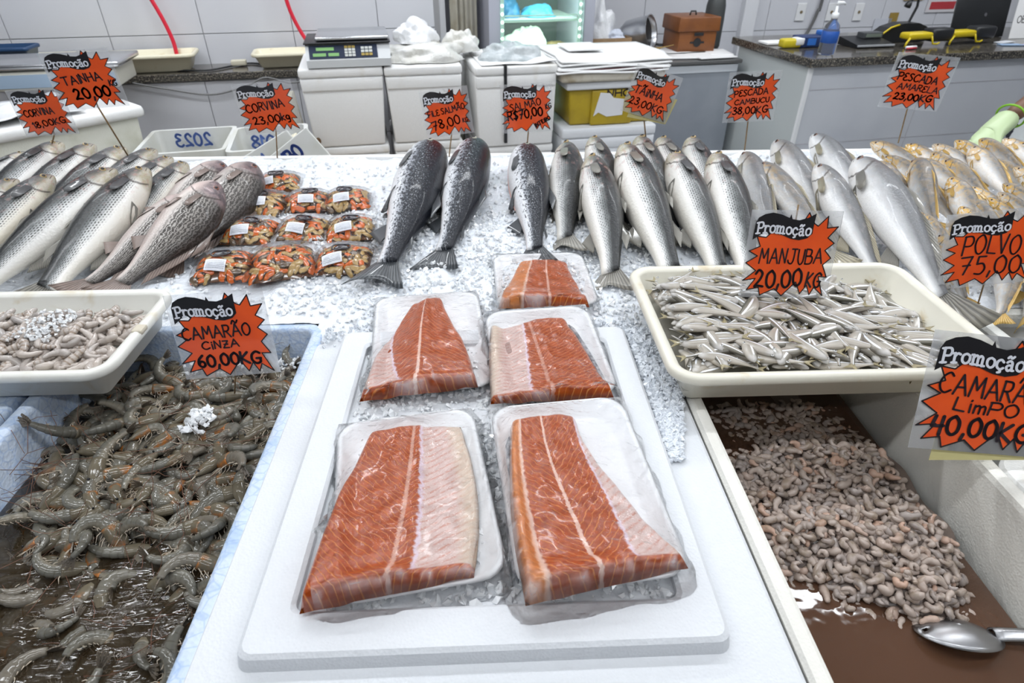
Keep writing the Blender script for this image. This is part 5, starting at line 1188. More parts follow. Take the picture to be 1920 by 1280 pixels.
def price_sign(label, c_px, depth, wpx, hr, roll, base_pt, lines, yaw=0, lean=0, manila=False, sticktop=None, seed=0):
    c = Q(*c_px, depth); zc = float(np.dot(np.array(c - CAM), _fw)); w_ = wpx * zc / FPX; h = w_ * hr; B = Vector(base_pt)
    t = thing('price_sign', label, 'sign', B, group='orange price signs'); r = R(roll)
    ex = Vector((math.cos(r) * math.cos(R(yaw)), math.cos(r) * math.sin(R(yaw)), math.sin(r))); ez = Vector((-math.sin(r), math.sin(R(lean)), math.cos(r))).normalized(); ny = ez.cross(ex).normalized()   # ny: away from the viewer
    o0 = c - B
    def T(p, d): return o0 + ex * ((p[0] - .5) * w_) + ez * ((p[1] - .5) * h) - ny * d
    def flat(nm, pts2, faces, d, m_, th=.0):
        v = [T(p, d) for p in pts2]; return mk(nm, v, faces, m_, t, False)
    g = G(); g.box(-.5, .5, 0, 1, -.5, .5); v = [o0 + ex * (p.x * w_) + ez * (p.z * h) + ny * (.0006 + .0012 * p.y) for p in g.v]; mk('sleeve', v, g.f, M_sleeve, t, False)
    ns = len(STAR)
    fl = [T(p, .0006) for p in STAR] + [T(p, -.0004) for p in STAR]
    mk('starburst', fl, [tuple(range(ns - 1, -1, -1)), tuple(range(ns, 2 * ns))] + [(i, (i + 1) % ns, (i + 1) % ns + ns, i + ns) for i in range(ns)], M_orange, t, False)
    V = []; F_ = []; ribbon(V, F_, STAR + [STAR[0]], .012); flat('outline', V, F_, .0009, M_ink)
    flat('banner', BAN, [tuple(range(len(BAN) - 1, -1, -1))], .0013, M_ink)
    V, F_ = text_mesh(SLAB, 'Promoção', .375, .80, .125, .020, R(0), width=.60); 
    V = [(x, y + .012 * math.sin((x - .08) * 9.5)) for x, y in V]; lay = [0] * len(V)
    for i, q in enumerate(F_):
        for k in q: lay[k] = i
    mk('banner_lettering', [T(p, .0016 + 6e-6 * l_) for p, l_ in zip(V, lay)], F_, M_slabwhite, t, False)
    rs = random.Random(seed + 7); V = []; F_ = []
    for (txt, cx, cy, hh, wd, wt, rt) in lines:
        v2, f2 = text_mesh(HAND, txt, cx, cy, hh, wt, R(rt), width=wd, jit=.06, rs=rs); k = len(V); V += v2; F_ += [tuple(i + k for i in q) for q in f2]
    flat('handwriting', V, F_, .0014, M_marker)
    if manila:
        pm = [(.18, -.10), (1.02, -.02), (1.06, .55), (.2, .5)]; fl = [T(p, -.0030) for p in pm] + [T(p, -.0036) for p in pm]; mk('backing_paper', fl, [(3, 2, 1, 0), (4, 5, 6, 7)] + [(i, (i + 1) % 4, (i + 1) % 4 + 4, i + 4) for i in range(4)], M_manila, t, False)
    top = T((.5, 1.06), -.0045) if sticktop else T((.52, .62), -.0045)
    G().tube([(0, 0, 0), T((.515, .02), -.0045), top], .0016 * min(1.3, max(.8, zc / 1.2)), 6).make('stick', M_stick, t, True)
    return t
H_ = lambda px, py, h: ICE(px, py, h)
price_sign('orange price sign reading CORVINA 18,00KG at the left edge', (80, 211), 1.86, 100, .84, 3, Q(97, 272, 1.88), [('CORVINA', .44, .52, .14, .58, .022, 4), ('18,00KG', .55, .29, .13, .66, .023, 8)], seed=1)
price_sign('orange price sign reading TAINHA 20,00 on the long leaning stick', (158, 150), 1.72, 128, .80, 4, Q(240, 292, 1.76), [('TAINHA', .48, .53, .14, .60, .022, 5), ('20,00', .55, .28, .18, .56, .032, 3), ('KG', .90, .42, .10, .12, .018, 0)], seed=2)
price_sign('orange price sign reading CORVINA 23,00kg above the croakers', (502, 202), 1.84, 110, .82, 5, Q(520, 296, 1.86), [('CORVINA', .47, .54, .16, .68, .022, 5), ('23,00kg', .52, .28, .15, .66, .024, 4)], seed=3)
price_sign('orange price sign reading FILE SALMAO 78,00KG behind the leftmost salmon', (838, 211), 1.97, 90, .95, 7, Q(842, 294, 1.97), [('FiLE SALMÃO', .50, .55, .12, .80, .020, 7), ('78,00', .46, .30, .19, .62, .028, 9), ('KG', .86, .30, .09, .12, .02, 4)], seed=4)
price_sign('orange price sign reading SALMAO R$70,00 behind the right salmon', (988, 203), 1.97, 97, .90, 3, Q(988, 276, 1.97), [('SALMÃO', .48, .58, .14, .62, .020, 10), ('R$70,00', .47, .40, .18, .70, .030, 6), ('KG', .92, .52, .10, .12, .02, 10), ('iNTEiRO', .80, .21, .08, .34, .022, 28)], seed=5)
price_sign('tilted orange price sign reading TAINHA 23,00KG with a yellowish paper behind', (1222, 177), 1.93, 92, .92, -16, Q(1212, 268, 1.94), [('TÃiNHA', .45, .51, .16, .64, .024, -4), ('23,00KG', .48, .26, .15, .76, .024, -4)], manila=True, seed=6)
price_sign('orange price sign reading PESCADA CAMBUCU 38,00KG above the white fish', (1410, 182), 1.93, 98, .92, 2, Q(1396, 282, 1.93), [('PESCADA', .48, .60, .12, .66, .020, 4), ('CAMBUCU', .52, .425, .10, .68, .019, 4), ('38,00KG', .52, .24, .14, .70, .024, 2)], seed=7)
price_sign('orange price sign reading PESCADA AMARELA 23,00KG in front of the cash counter', (1722, 155), 1.96, 120, .80, -5, Q(1684, 268, 1.97), [('PESCADA', .48, .57, .13, .68, .022, -3), ('AMARELA', .54, .40, .11, .70, .019, -3), ('23,00KG', .52, .23, .12, .66, .026, 0)], seed=8)
price_sign('orange price sign reading MANJUBA 20,00KG stuck in the anchovy tray', (1482, 478), 1.02, 172, .96, -2, P(1488, 560, .98), [('MANJUBA', .52, .49, .17, .72, .017, 0), ('20,00', .42, .23, .20, .56, .028, 3), ('KG', .82, .22, .17, .18, .022, -3)], sticktop=True, seed=9, lean=14)
price_sign('orange price sign reading POLVO 75,00 cut by the right edge', (1856, 466), 1.06, 176, .80, 5, Q(1830, 582, 1.075), [('POLVO', .53, .55, .25, .64, .020, -3), ('75,00', .55, .28, .24, .68, .022, -2)], seed=10, lean=16)
price_sign('orange price sign reading CAMARAO CINZA 60,00KG in the whole shrimp', (418, 628), .885, 182, .92, 4, P(440, 742, .872), [('CAMARÃO', .45, .55, .14, .72, .018, 0), ('CiNZA', .46, .395, .09, .40, .016, 1), ('60,00KG', .52, .215, .14, .68, .028, 0)], seed=11, lean=14)
price_sign('large orange price sign reading CAMARAO LIMPO 40,00 on the right foam box', (1858, 742), .655, 282, .80, -8, P(1842, 858, .925), [('CAMARÃO', .50, .56, .17, .78, .017, -3), ('LimPO', .50, .395, .11, .50, .016, -4), ('40,00KG', .50, .21, .16, .76, .028, -2)], manila=True, seed=12, lean=26)
# ------------------------------------------------------------------ back of the shop (frame u, v turned by BA)
def bthing(name, label, cat, u, v, z, group=None, rz=0): return thing(name, label, cat, BK(u, v, z), BA + R(rz), group)
# granite shelf along the left wall
t = bthing('granite_counter', 'dark granite worktop along the tiled wall at the left', 'counter', 0, 3.58, 0)
G().box(-3.4, .40, 0, .272, .955, .99, .004).make('worktop', M_granite, t)
for u in (-3.2, -1.75, -.02): G().box(u, u + .06, .06, .26, .80, .955).make('bracket', M_dark, t)
# low benches under boxes and crates
t = bthing('bench', 'low bench under the foam box stacks', 'bench', 0, 2.95, 0); G().box(-.40, 1.50, 0, .60, .30, .343, .004).make('seat_board', M_card, t); G().box(-.35, -.30, .05, .55, 0, .30).make('leg', M_card, t); G().box(1.40, 1.45, .05, .55, 0, .30).make('leg', M_card, t)
t = thing('bench', 'low bench under the crates and the big dirty foam box', 'bench', (0, 0, 0)); G().box(-3.0, -.25, 2.20, 2.86, .41, .450, .004).make('seat_board', M_card, t); G().box(-2.9, -2.85, 2.25, 2.8, 0, .41).make('leg', M_card, t); G().box(-.35, -.30, 2.25, 2.8, 0, .41).make('leg', M_card, t)
# foam box stacks
def fbox(label, u0, u1, v, z0, z1, d, m_body=M_foam_old, taper=.02, lidh=.04, group='foam boxes behind the counter', strap=None, panel=True):
    w_ = u1 - u0; t = bthing('foam_box', label, 'foam box', (u0 + u1) / 2, v, z0, group); h = z1 - z0 - lidh
    G().box(-w_ / 2, w_ / 2, 0, d, 0, h, .008, tx=taper, ty=taper * .6).make('body', m_body, t, True)
    if panel: G().box(-w_ / 2 + .004, w_ / 2 - .004, -.006, d, h - .055, h - .004, .006).make('upper_band', m_body, t, True)
    lid = G().box(-w_ / 2 - .002, w_ / 2 + .002, -.006, d + .004, h, h + lidh, .010).make('lid', m_body, t, True)
    if strap is not None: G().box(strap - .007, strap + .007, -.014, d + .004, .02, h + lidh + .003, .001).make('strap', M_black, t)
    return t
fbox('used white styrofoam box under the scale', -.30, .062, 3.0, .745, 1.09, .42, taper=.022)
fbox('lower white styrofoam box under the one with the scale', -.285, .055, 3.02, .345, .742, .40)
fbox('used white styrofoam box under the bundle of clear bags', .070, .418, 3.0, .745, 1.085, .52, taper=.018)
fbox('lower white styrofoam box under the one with the clear bags', .082, .412, 3.02, .345, .742, .46)
fbox('white styrofoam box with a black strap under the grey bag', .480, .872, 3.0, .70, 1.07, .50, taper=.010, strap=-.055)
fbox('lower white styrofoam box below the strapped one', .486, .868, 3.02, .345, .697, .46)
fbox('wide white styrofoam box under the yellow bin', .905, 1.40, 2.98, .345, .772, .52, m_body=M_foam, taper=.012, lidh=.05)
o = thing('dirt_stain', 'brown stain on the corner of the foam box under the scale', 'stain', BK(-.262, 2.985, .785), BA); G().ell((0, 0, 0), .012, .004, .016, 10, 6).make('smear', mat('brown_stain', (.13, .07, .03), .7), o, True)
# yellow bin with a torn sticker, two foam lids, tray and papers on it
t = bthing('plastic_bin', 'mustard yellow plastic bin with a torn white sticker', 'bin', 1.17, 3.02, .775)
M_yel = mat('yellow_plastic', (.46, .33, .015), .4, var=(.36, .25, .012), vscale=9)
G().box(-.225, .235, 0, .38, 0, .17, .01, tx=.012, ty=.012).make('body', M_yel, t, True); G().box(-.112, .105, -.012, .02, .0, .165, .006).make('front_rib', M_yel, t, True)
g = G(); pts = [(-.10, .045), (-.07, .155), (-.02, .150), (.0, .128), (.055, .120), (.052, .045), (-.03, .040), (-.075, .062)]; g.prism(pts, -.0155, -.0125); o = g.make('sticker', mat('sticker_paper', (.72, .73, .75), .6), t)
g = G(); V = []; F_ = []
v2, f2 = text_mesh(HAND, 'NHO', .03, .150, .030, .007, 0, width=.13); mk('marker_writing', [(x, -.0135, y) for x, y in v2], f2, M_marker, t, False)
t = bthing('foam_slab', 'white styrofoam lid lying on the yellow bin', 'foam lid', 1.17, 3.0, .946); G().box(-.245, .25, 0, .42, 0, .036, .008).make('slab', M_foam, t, True)
t = bthing('foam_slab', 'dirty thick styrofoam lid under the stack of papers', 'foam lid', 1.16, 2.98, .984); G().box(-.27, .26, 0, .46, 0, .046, .014).make('slab', M_foam_edge, t, True)
t = bthing('meat_tray', 'flat dark red tray edge under the white papers', 'tray', 1.15, 2.975, 1.032); G().box(-.26, .25, 0, .45, 0, .014, .004).make('rim', mat('maroon', (.10, .035, .04), .4), t, True)
t = bthing('paper_stack', 'stack of white wrapping paper on the foam lids', 'paper', 1.15, 2.965, 1.048)
for k in range(5):
    g = G(); g.grid(lambda a, b: (-.285 + a * .56 - .02 * b + .006 * k, b * .44 + .004 * k, k * .011 + .004 * math.sin(a * 7 + k * 2) * (1 - b) - (.016 * (1 - b) if b < .15 else 0)), 20, 8)
    o = g.make('sheet', M_paper, t, True); md = o.modifiers.new('thickness', 'SOLIDIFY'); md.thickness = .007
t = bthing('folded_paper', 'small folded white paper on top of the paper stack', 'paper', 1.05, 3.12, 1.102); G().box(-.09, .09, 0, .20, 0, .010, .003).make('sheet', M_paper, t, True)
# scale
t = bthing('weighing_scale', 'white and grey electronic scale with a steel pan on the foam box', 'scale', -.085, 2.99, 1.093)
g = G(); g.prism([(-.0, 0), (.0, .03), (.045, .085), (.33, .088), (.33, 0)], -.17, .19, Matrix(((0, 1, 0, 0), (1, 0, 0, 0), (0, 0, 1, 0), (0, 0, 0, 1)))); bd = g.make('body', mat('scale_grey', (.60, .62, .63), .4), t)
Mf = Matrix.Translation((0, .012, .042)) @ Matrix.Rotation(R(-51 + 90), 4, 'X')
def on_face(x0, x1, y0, y1, d, h=.003):     # boxes on the sloping front, y along the slope
    a = Vector((0, .045, .055)).normalized(); nrm = Vector((0, -.055, .045)).normalized(); o_ = Vector((0, .0, .03)); M4 = Matrix(((1, 0, 0, o_.x), (0, a.y, nrm.y, o_.y), (0, a.z, nrm.z, o_.z), (0, 0, 0, 1)))
    return G().box(x0, x1, y0, y1, d, d + h, 0, M=M4)
on_face(-.155, .135, .006, .066, 0).make('panel', mat('scale_panel', (.02, .03, .06), .25), t)
M_lcd = mat('scale_digits', (.10, .22, .08), .4, emit=(.45, .9, .3), estr=.22); M_key = mat('scale_keys', (.50, .52, .50), .5); M_keyb = mat('scale_key_colour', (.35, .25, .05), .5)
for k, (x0, x1, y0, y1) in enumerate(((-.125, -.05, .042, .056), (-.140, -.085, .016, .030), (-.075, -.03, .016, .030))): on_face(x0, x1, y0, y1, .003, .0015).make('display', M_lcd, t)
for i in range(3):
    for j in range(4): on_face(-.005 + i * .016, .008 + i * .016, .012 + j * .013, .022 + j * .013, .003, .003).make('key', M_key if j < 3 else M_keyb, t)
for i in range(3):
    for j in range(3): on_face(.065 + i * .017, .079 + i * .017, .014 + j * .015, .025 + j * .015, .003, .003).make('key', M_key if j else M_keyb, t)
G().box(-.175, .195, .03, .33, .088, .096, .003).make('pan_holder', M_black, t, True)
G().box(-.125, .19, .04, .34, .100, .116, .006).make('pan', M_steel, t, True)
# crumpled bags
def crumple(name, label, cat, u, v, z, rx, ry, rz_, m_, seed, amp=.28, spikes=0, nu=48, nv=24):
    t = bthing(name, label, cat, u, v, z); g = G()
    def fn(a, b):
        q = a * 2 * math.pi; c_ = (b - .12) * math.pi / 2 / .88; x = math.cos(q) * math.cos(c_); y = math.sin(q) * math.cos(c_); zz = max(math.sin(c_), -.05)
        n_ = 1 + amp * .8 * (float(vnoise(x * 2.2 + seed, y * 2.2 + zz * 2, seed)) - .5) * 2 + amp * .22 * (float(vnoise(x * 6 + zz * 4, y * 6 + seed, seed + 1)) - .5) * 2
        cr = abs(float(vnoise(x * 6 + seed, y * 5 + zz * 6, seed + 2)) - .5) * 2; n_ *= .97 + .05 * (1 - cr) ** 2 + .012 * (1 - abs(float(vnoise(x * 15, y * 13 + zz * 15, seed + 4)) - .5) * 2) ** 2
        return (x * rx * n_, y * ry * n_, max(0, zz * rz_ * (n_ + .25 * (n_ - 1))))
    g.grid(fn, nu, nv); return g.make('plastic', m_, t, True)
M_whitebag = mat('white_bag', (.84, .85, .87), .35, bump=.9, bscale=28, bdist=.01, coat=.2); M_beigebag = mat('beige_bag', (.66, .65, .60), .32, var=(.78, .78, .76), vscale=14, bump=.9, bscale=26, bdist=.012, coat=.4); M_greybag = mat('grey_bag', (.40, .45, .47), .3, var=(.64, .68, .70), vscale=16, bump=.9, bscale=24, bdist=.012, coat=.5)
crumple('bag_bundle', 'bundle of clear plastic bags on a foam box', 'bag', .25, 3.18, 1.088, .20, .17, .085, M_beigebag, 3)
crumple('bag_bundle', 'white crumpled bag on top of the clear bag bundle', 'bag', .235, 3.24, 1.150, .095, .09, .085, M_whitebag, 5)
crumple('bag_bundle', 'beige twisted bag hanging off the clear bag bundle', 'bag', .46, 3.30, 1.10, .085, .09, .085, M_beigebag, 9)
crumple('bag', 'grey green plastic bag on the strapped foam box', 'bag', .675, 3.17, 1.075, .145, .12, .075, M_greybag, 12, .22)
t = bthing('paper_sheet', 'white paper with a brown edge under the grey bag', 'paper', .68, 3.0, 1.072); g = G(); g.grid(lambda a, b: (-.17 + a * .36, b * .42, .004 + .012 * math.sin(a * 5 + b * 3) ** 2 * a), 14, 8); o = g.make('sheet', M_paper, t, True); md = o.modifiers.new('thickness', 'SOLIDIFY'); md.thickness = .003
# trays on the granite
def gtray(label, u, v, z, w_, d, h, m_, rz=0, group='cream trays on the granite'):
    t = bthing('plastic_tray', label, 'tray', u, v, z, group, rz); vv_, ff = tray_mesh(w_, d, h, taper=.03, lip=.012, r=.04); mk('body', vv_, ff, m_, t); return t
gtray('cream plastic tray on the granite under the left red hose', -1.13, 3.70, .991, .56, .22, .086, M_tray2, 3)
gtray('small cream tray on the granite beside the scale', -.43, 3.70, .991, .30, .20, .075, M_tray2, 2)
gtray('long cream tray on the granite at the left edge', -1.66, 3.68, .991, .62, .22, .09, M_tray2, 0)
t = bthing('blue_crate', 'dark blue plastic crate standing on the long cream tray', 'crate', -1.72, 3.64, 1.082); vv_, ff = tray_mesh(.34, .16, .052, taper=.012, lip=.006, r=.02); mk('body', vv_, ff, mat('blue_plastic', (.012, .05, .13), .4), t)
# red hoses, cables
M_red = mat('red_hose', (.72, .02, .05), .35)
for lab, pts in (('red hose hanging above the left cream tray', [(-1.02, 1.33), (-.985, 1.22), (-.965, 1.12), (-.965, 1.05)]), ('red hose hanging beside the scale', [(-.38, 1.38), (-.36, 1.24), (-.315, 1.12), (-.265, 1.05)])):
    t = bthing('hose', lab, 'hose', 0, 3.78, 0); pts = [(2 * pts[0][0] - pts[1][0], 2.88)] + pts
    G().tube([(p[0], 0, p[1]) for p in [pts[0]] + smooth_line(pts[1:], 6)], .010, 8).make('tube', M_red, t, True)
t = bthing('power_cable', 'thin grey cable hanging in loops below the granite', 'cable', 0, 3.57, 0); G().tube([(p[0], 0, p[1]) for p in smooth_line([(-1.15, .96), (-1.0, .925), (-.80, .89), (-.62, .925), (-.52, .96), (-.40, .93), (-.25, .95)], 8)], .005, 6).make('wire', mat('cable_grey', (.18, .18, .18), .5), t, True)
t = bthing('power_cable', 'dark cable lying on the granite with a beige adapter', 'cable', 0, 3.74, .996); G().tube([(p[0], p[1], 0) for p in smooth_line([(-.95, -.09), (-.80, -.11), (-.70, -.02), (-.62, .05), (-.52, .0), (-.35, .03), (-.2, .05)], 8)], .005, 6).make('wire', M_black, t, True); G().box(-.70, -.625, -.02, .02, 0, .026, .004).make('adapter', mat('beige_plastic', (.62, .58, .46), .5), t, True)
# big dirty foam box at the left and things on it
_a = P(0, 244, 1.0); _b = P(262, 197, 1.0); _ang = math.atan2(_b.y - _a.y, _b.x - _a.x); _w = (_b - _a).length
t = thing('foam_box', 'large dirty white styrofoam box behind the mullets at the left', 'foam box', (_a.x, _a.y, 0), _ang); G().box(-.25, _w - .01, .015, .38, .452, .97, .02, tx=.03, ty=.02).make('body', foam_mat('styrofoam_mossy', (.74, .74, .66), (.46, .46, .34), dirtscale=6, d0=.5, d1=.8), t, True); G().box(-.27, _w + .01, -.01, .40, .955, 1.0, .016).make('lid', M_foam_old, t, True)
t = thing('plastic_sheet', 'white plastic sheet lying on the big dirty foam box', 'sheet', (_a.x, _a.y, 1.003), _ang); g = G(); g.grid(lambda a, b: (-.24 + a * (_w + .05), .02 + b * .34, .012 + .03 * float(vnoise(a * 6, b * 5, 3))), 24, 12); o = g.make('sheet', M_whitebag, t, True); md = o.modifiers.new('thickness', 'SOLIDIFY'); md.thickness = .004
t = thing('weighing_scale', 'old scale with a steel plate and blue sticker behind the left price signs', 'scale', (-1.93, 2.86, 1.02), R(10))
G().box(-.25, .33, 0, .28, 0, .075, .006).make('body', mat('scale_beige', (.58, .57, .50), .5), t, True); G().box(-.25, .33, -.004, .001, .012, .064).make('label_strip', mat('pale_blue_label', (.38, .50, .64), .4), t); G().box(.255, .30, -.007, -.003, .012, .062).make('blue_mark', mat('blue_mark', (.03, .18, .50), .4), t)
G().box(-.28, .36, -.01, .30, .082, .105, .006).make('plate', M_steel, t, True)
# crates with mirrored print seen from behind
M_crate = mat('translucent_crate', (.72, .73, .71), .35, var=(.64, .64, .58), vscale=6)
M_print = mat('blue_print', (.11, .19, .50), .5); M_print2 = mat('dark_blue_print', (.03, .07, .32), .5)
def crate(label, pa, pb, zt, zb, d, text, mirror, m_print, tz, th, tx, lean=12):
    """pa, pb: ends of the front panel on the floor plan"""
    a = Vector((*pa, 0)); b = Vector((*pb, 0)); w_ = (b - a).length; t = thing('plastic_crate', label, 'crate', (a.x, a.y, 0), math.atan2(b.y - a.y, b.x - a.x), 'translucent crates behind the ice')
    vv_, ff = loft([rr(.02, w_ - .02, .02, d - .02, .02, zb), rr(0, w_, 0, d, .02, zt - .03), rr(-.012, w_ + .012, -.012, d + .012, .025, zt - .028), rr(-.012, w_ + .012, -.012, d + .012, .025, zt), rr(.004, w_ - .004, .004, d - .004, .02, zt), rr(.022, w_ - .022, .022, d - .022, .02, zb + .01)])
    mk('body', vv_, ff, M_crate, t, False)
    # print on the far inner wall (seen from inside) or on the near wall
    for (txt, yy, mir, mp, cx, cz, hh, wd) in text:
        v2, f2 = text_mesh(HAND, txt, 0, 0, hh, hh * .19, 0, width=wd); mk('print', [(cx + (-x if mir else x), yy, cz + y) for x, y in v2], f2, mp, t, False)
    return t
def crate_at(label, pl, pr, y0, txt, tpx):
    a = Q(*pl, y0); b = Q(*pr, y0 + .06); ex_ = (b - a); ex_.z = 0; ex_.normalize(); ey_ = Vector((-ex_.y, ex_.x, 0)); yb = .315
    d = Vector(ray(*tpx)); k = ((a + ey_ * (yb - .004) - CAM).dot(ey_)) / d.dot(ey_); tp = CAM + d * k
    crate(label, (a.x, a.y), (b.x, b.y), a.z, .452, .34, [(txt, yb - .004, True, M_print, (tp - a).dot(ex_), tp.z, .052, .15)], 1, 0, 0, 0, 0)
crate_at('translucent crate beside the big dirty foam box, with mirrored blue 2023', (250, 290), (418, 284), 2.40, '2023', (361, 262))
crate_at('translucent crate behind the slanting boards, with mirrored blue 2018', (428, 284), (570, 278), 2.40, '2018', (502, 265))
t = thing('plastic_board', 'grey slanting panel with mirrored blue letters between the crates', 'board', Q(432, 310, 2.16), R(6)); g = G(); g.box(-.13, .24, 0, .012, -.42, .0, .003); Mr = Matrix.Rotation(R(-28), 4, 'Y'); o = mk('panel', [Mr @ p for p in g.v], g.f, M_crate, t, False)
v2, f2 = text_mesh(HAND, 'MEGA', .06, -.045, .045, .009, 0, width=.12); mk('print', [Mr @ Vector((.12 - x, -.001, y)) for x, y in v2], f2, M_print, t, False)
t = thing('plastic_board', 'cream slanting strip lying across the crates', 'board', Q(475, 295, 2.20), R(6)); g = G(); g.box(-.14, .17, 0, .05, -.40, .0, .006); Mr = Matrix.Rotation(R(-24), 4, 'Y'); mk('strip', [Mr @ p for p in g.v], g.f, M_tray2, t, False)
t = thing('plastic_board', 'grey slanting panel with dark blue letters beside the foam boxes', 'board', Q(520, 290, 2.14), R(6)); g = G(); g.box(-.12, .14, 0, .012, -.42, .01, .003); Mr = Matrix.Rotation(R(-34), 4, 'Y'); mk('panel', [Mr @ p for p in g.v], g.f, M_crate, t, False)
v2, f2 = text_mesh(HAND, 'CUBO', .02, -.03, .045, .010, 0, width=.12); mk('print', [Mr @ Vector((x, -.001, y)) for x, y in v2], f2, M_print2, t, False)
t = bthing('plastic_board', 'cream plastic panel leaning on the foam box under the scale', 'panel', -.335, 2.99, .62); g = G(); g.box(-.012, .012, 0, .3, 0, .33, .006); Mr = Matrix.Rotation(R(-7), 4, 'Y'); mk('panel', [Mr @ p for p in g.v], g.f, M_tray2, t, True)
# ---- fridge
t = bthing('fridge', 'lit glass door fridge with shelves behind the foam boxes', 'fridge', .97, 3.66, 0)
M_frg = mat('fridge_frame', (.42, .43, .50), .4); M_fin_ = mat('fridge_inside', (.16, .20, .19), .5)
G().box(-.30, -.235, 0, .56, .1, 1.95, .004).make('side_left', M_frg, t); G().box(.235, .30, 0, .56, .1, 1.95, .004).make('side_right', M_frg, t); G().box(-.30, .30, .53, .56, .1, 1.95).make('back_panel', M_fin_, t); G().box(-.30, .30, 0, .56, 0, .5, .004).make('base', M_frg, t); G().box(-.30, .30, 0, .56, 1.95, 2.1, .004).make('top', M_frg, t)
M_led = mat('led_dot', (.9, 1, .95), .4, emit=(.80, 1.0, .88), estr=9.0); M_shelf = mat('fridge_shelf', (.62, .74, .68), .3, emit=(.6, .8, .68), estr=.18)
for x in (-.222, .222):
    G().box(x - .010, x + .010, .02, .03, .5, 1.95).make('led_strip', mat('led_strip', (.55, .66, .62), .4), t)
    for k in range(36): G().ell((x, .016, .53 + k * .04), .006, .004, .007, 8, 5).make('led', M_led, t, True)
for z in (.62, .80, .985, 1.165, 1.36, 1.6):
    G().box(-.232, .232, .04, .50, z, z + .012, .003).make('shelf', M_shelf, t); G().tube([(-.215, .03, z + .012), (-.205, .03, z + .034), (.205, .03, z + .034), (.215, .03, z + .012)], .004, 6).make('shelf_rail', M_shelf, t, True)
ld = bpy.data.lights.new('fridge_light', 'AREA'); ld.shape = 'RECTANGLE'; ld.size = .40; ld.size_y = 1.2; ld.energy = 7.0; ld.color = (.86, 1.0, .92); lo = bpy.data.objects.new('fridge_light', ld); COL.objects.link(lo); lo.parent = t; lo.location = (0, .06, 1.25); lo.rotation_euler = (R(90), 0, 0)
G().box(-.24, .24, -.006, -.002, .5, 1.95).make('glass_door', film_mat('fridge_glass', (.95, 1, .98), haze=.02, wr=3, strength=.02, rough=.03), t)
M_gbag = mat('fridge_bag', (.72, .80, .70), .35, bump=.8, bscale=24, bdist=.01)
crumple('bag', 'pale green bag on the middle fridge shelf', 'bag', .92, 3.85, .998, .125, .10, .125, M_gbag, 15, .2)
crumple('bag', 'blue bag on the upper fridge shelf', 'bag', .99, 3.85, 1.178, .10, .09, .06, mat('cyan_bag', (.06, .36, .58), .3, bump=.6, bscale=24, bdist=.01), 18, .2)
crumple('bag', 'brown packet in the right corner of the middle fridge shelf', 'bag', 1.10, 3.86, .998, .08, .08, .05, mat('brown_packet', (.28, .20, .09), .4), 19, .2)
crumple('bag', 'dark blue bag in the left corner of the upper fridge shelf', 'bag', .82, 3.86, 1.178, .07, .08, .09, mat('navy_bag', (.02, .14, .28), .35), 20, .2)
# hanging plastic curtain
t = bthing('plastic_curtain', 'beige plastic curtain strips hanging beside the fridge', 'curtain', .53, 3.80, 0)
M_cur = mat('curtain_beige', (.40, .38, .32), .35, var=(.26, .23, .16), vscale=5, coat=.3)
for k in range(4):
    g = G(); g.grid(lambda a, b: (-.05 + k * .036 + a * .045, .01 * math.sin(a * 6 + k) + .01 * k, .35 + b * 2.45), 6, 10); o = g.make('strip', M_cur, t, True); md = o.modifiers.new('thickness', 'SOLIDIFY'); md.thickness = .003
# ---- metal side counter with things on it
t = bthing('metal_counter', 'grey sheet metal counter behind the tilted price sign', 'counter', 1.80, 3.50, 0)
G().box(-.42, .33, .02, .62, 0, .94, .006).make('body', M_metalpanel, t); G().box(-.44, .34, 0, .66, .945, .965, .004).make('worktop', mat('dark_worktop', (.10, .10, .10), .3), t); G().box(-.40, .32, .012, .02, .90, .94).make('edge_strip', mat('light_strip', (.55, .58, .62), .3), t)
for i, (x, y, w_, d, r_) in enumerate(((-.22, .04, .20, .16, 8), (.0, .06, .16, .14, -6), (.20, .02, .24, .18, 4), (.26, .10, .14, .2, -10), (.1, .22, .3, .2, 3))):
    o = bthing('paper_sheet', ['white paper sheet hanging over the worktop edge by the pot', 'crumpled white paper in front of the brown box', 'white plate like paper right of the brown box', 'white paper at the right end of the metal counter', 'large white paper under the brown box'][i], 'paper', 1.80 + x, 3.50 + y, .967 + .002 * i, None, r_); G().box(-w_ / 2, w_ / 2, 0, d, 0, .006, .002).make('sheet', M_paper, o)
t = bthing('wooden_box', 'orange brown lidded box with a handle slot and a round emblem', 'box', 1.945, 3.72, .978)
M_br = mat('orange_brown', (.23, .080, .022), .45, var=(.18, .06, .018), vscale=12)
G().box(-.12, .12, 0, .22, 0, .125, .004).make('body', M_br, t, True); G().box(-.13, .13, -.01, .23, .110, .188, .006, tx=-.004).make('lid', M_br, t, True); G().box(-.03, .03, -.014, -.009, .088, .106, .002).make('handle_slot', M_black, t)
g = G(); g.lathe([(.0, 0), (.024, 0), (.024, .003), (0, .003)], 20, M=Matrix.Translation((0, -.001, .052)) @ Matrix.Rotation(R(90), 4, 'X')); g.box(-.045, .045, -.003, 0, .047, .057); g.make('emblem', M_black, t)
G().tube([(-.02, .1, .188), (-.015, .1, .208), (.015, .1, .208), (.02, .1, .188)], .005, 6).make('top_handle', M_dark, t, True)
t = bthing('bottle', 'tall dark grey bottle shaped object behind the brown box', 'bottle', 2.12, 3.88, .967); G().lathe([(.0, 0), (.05, 0), (.058, .02), (.060, .16), (.058, .24), (.045, .30), (.02, .325), (0, .33)], 20).make('body', mat('charcoal', (.055, .06, .06), .5), t, True)
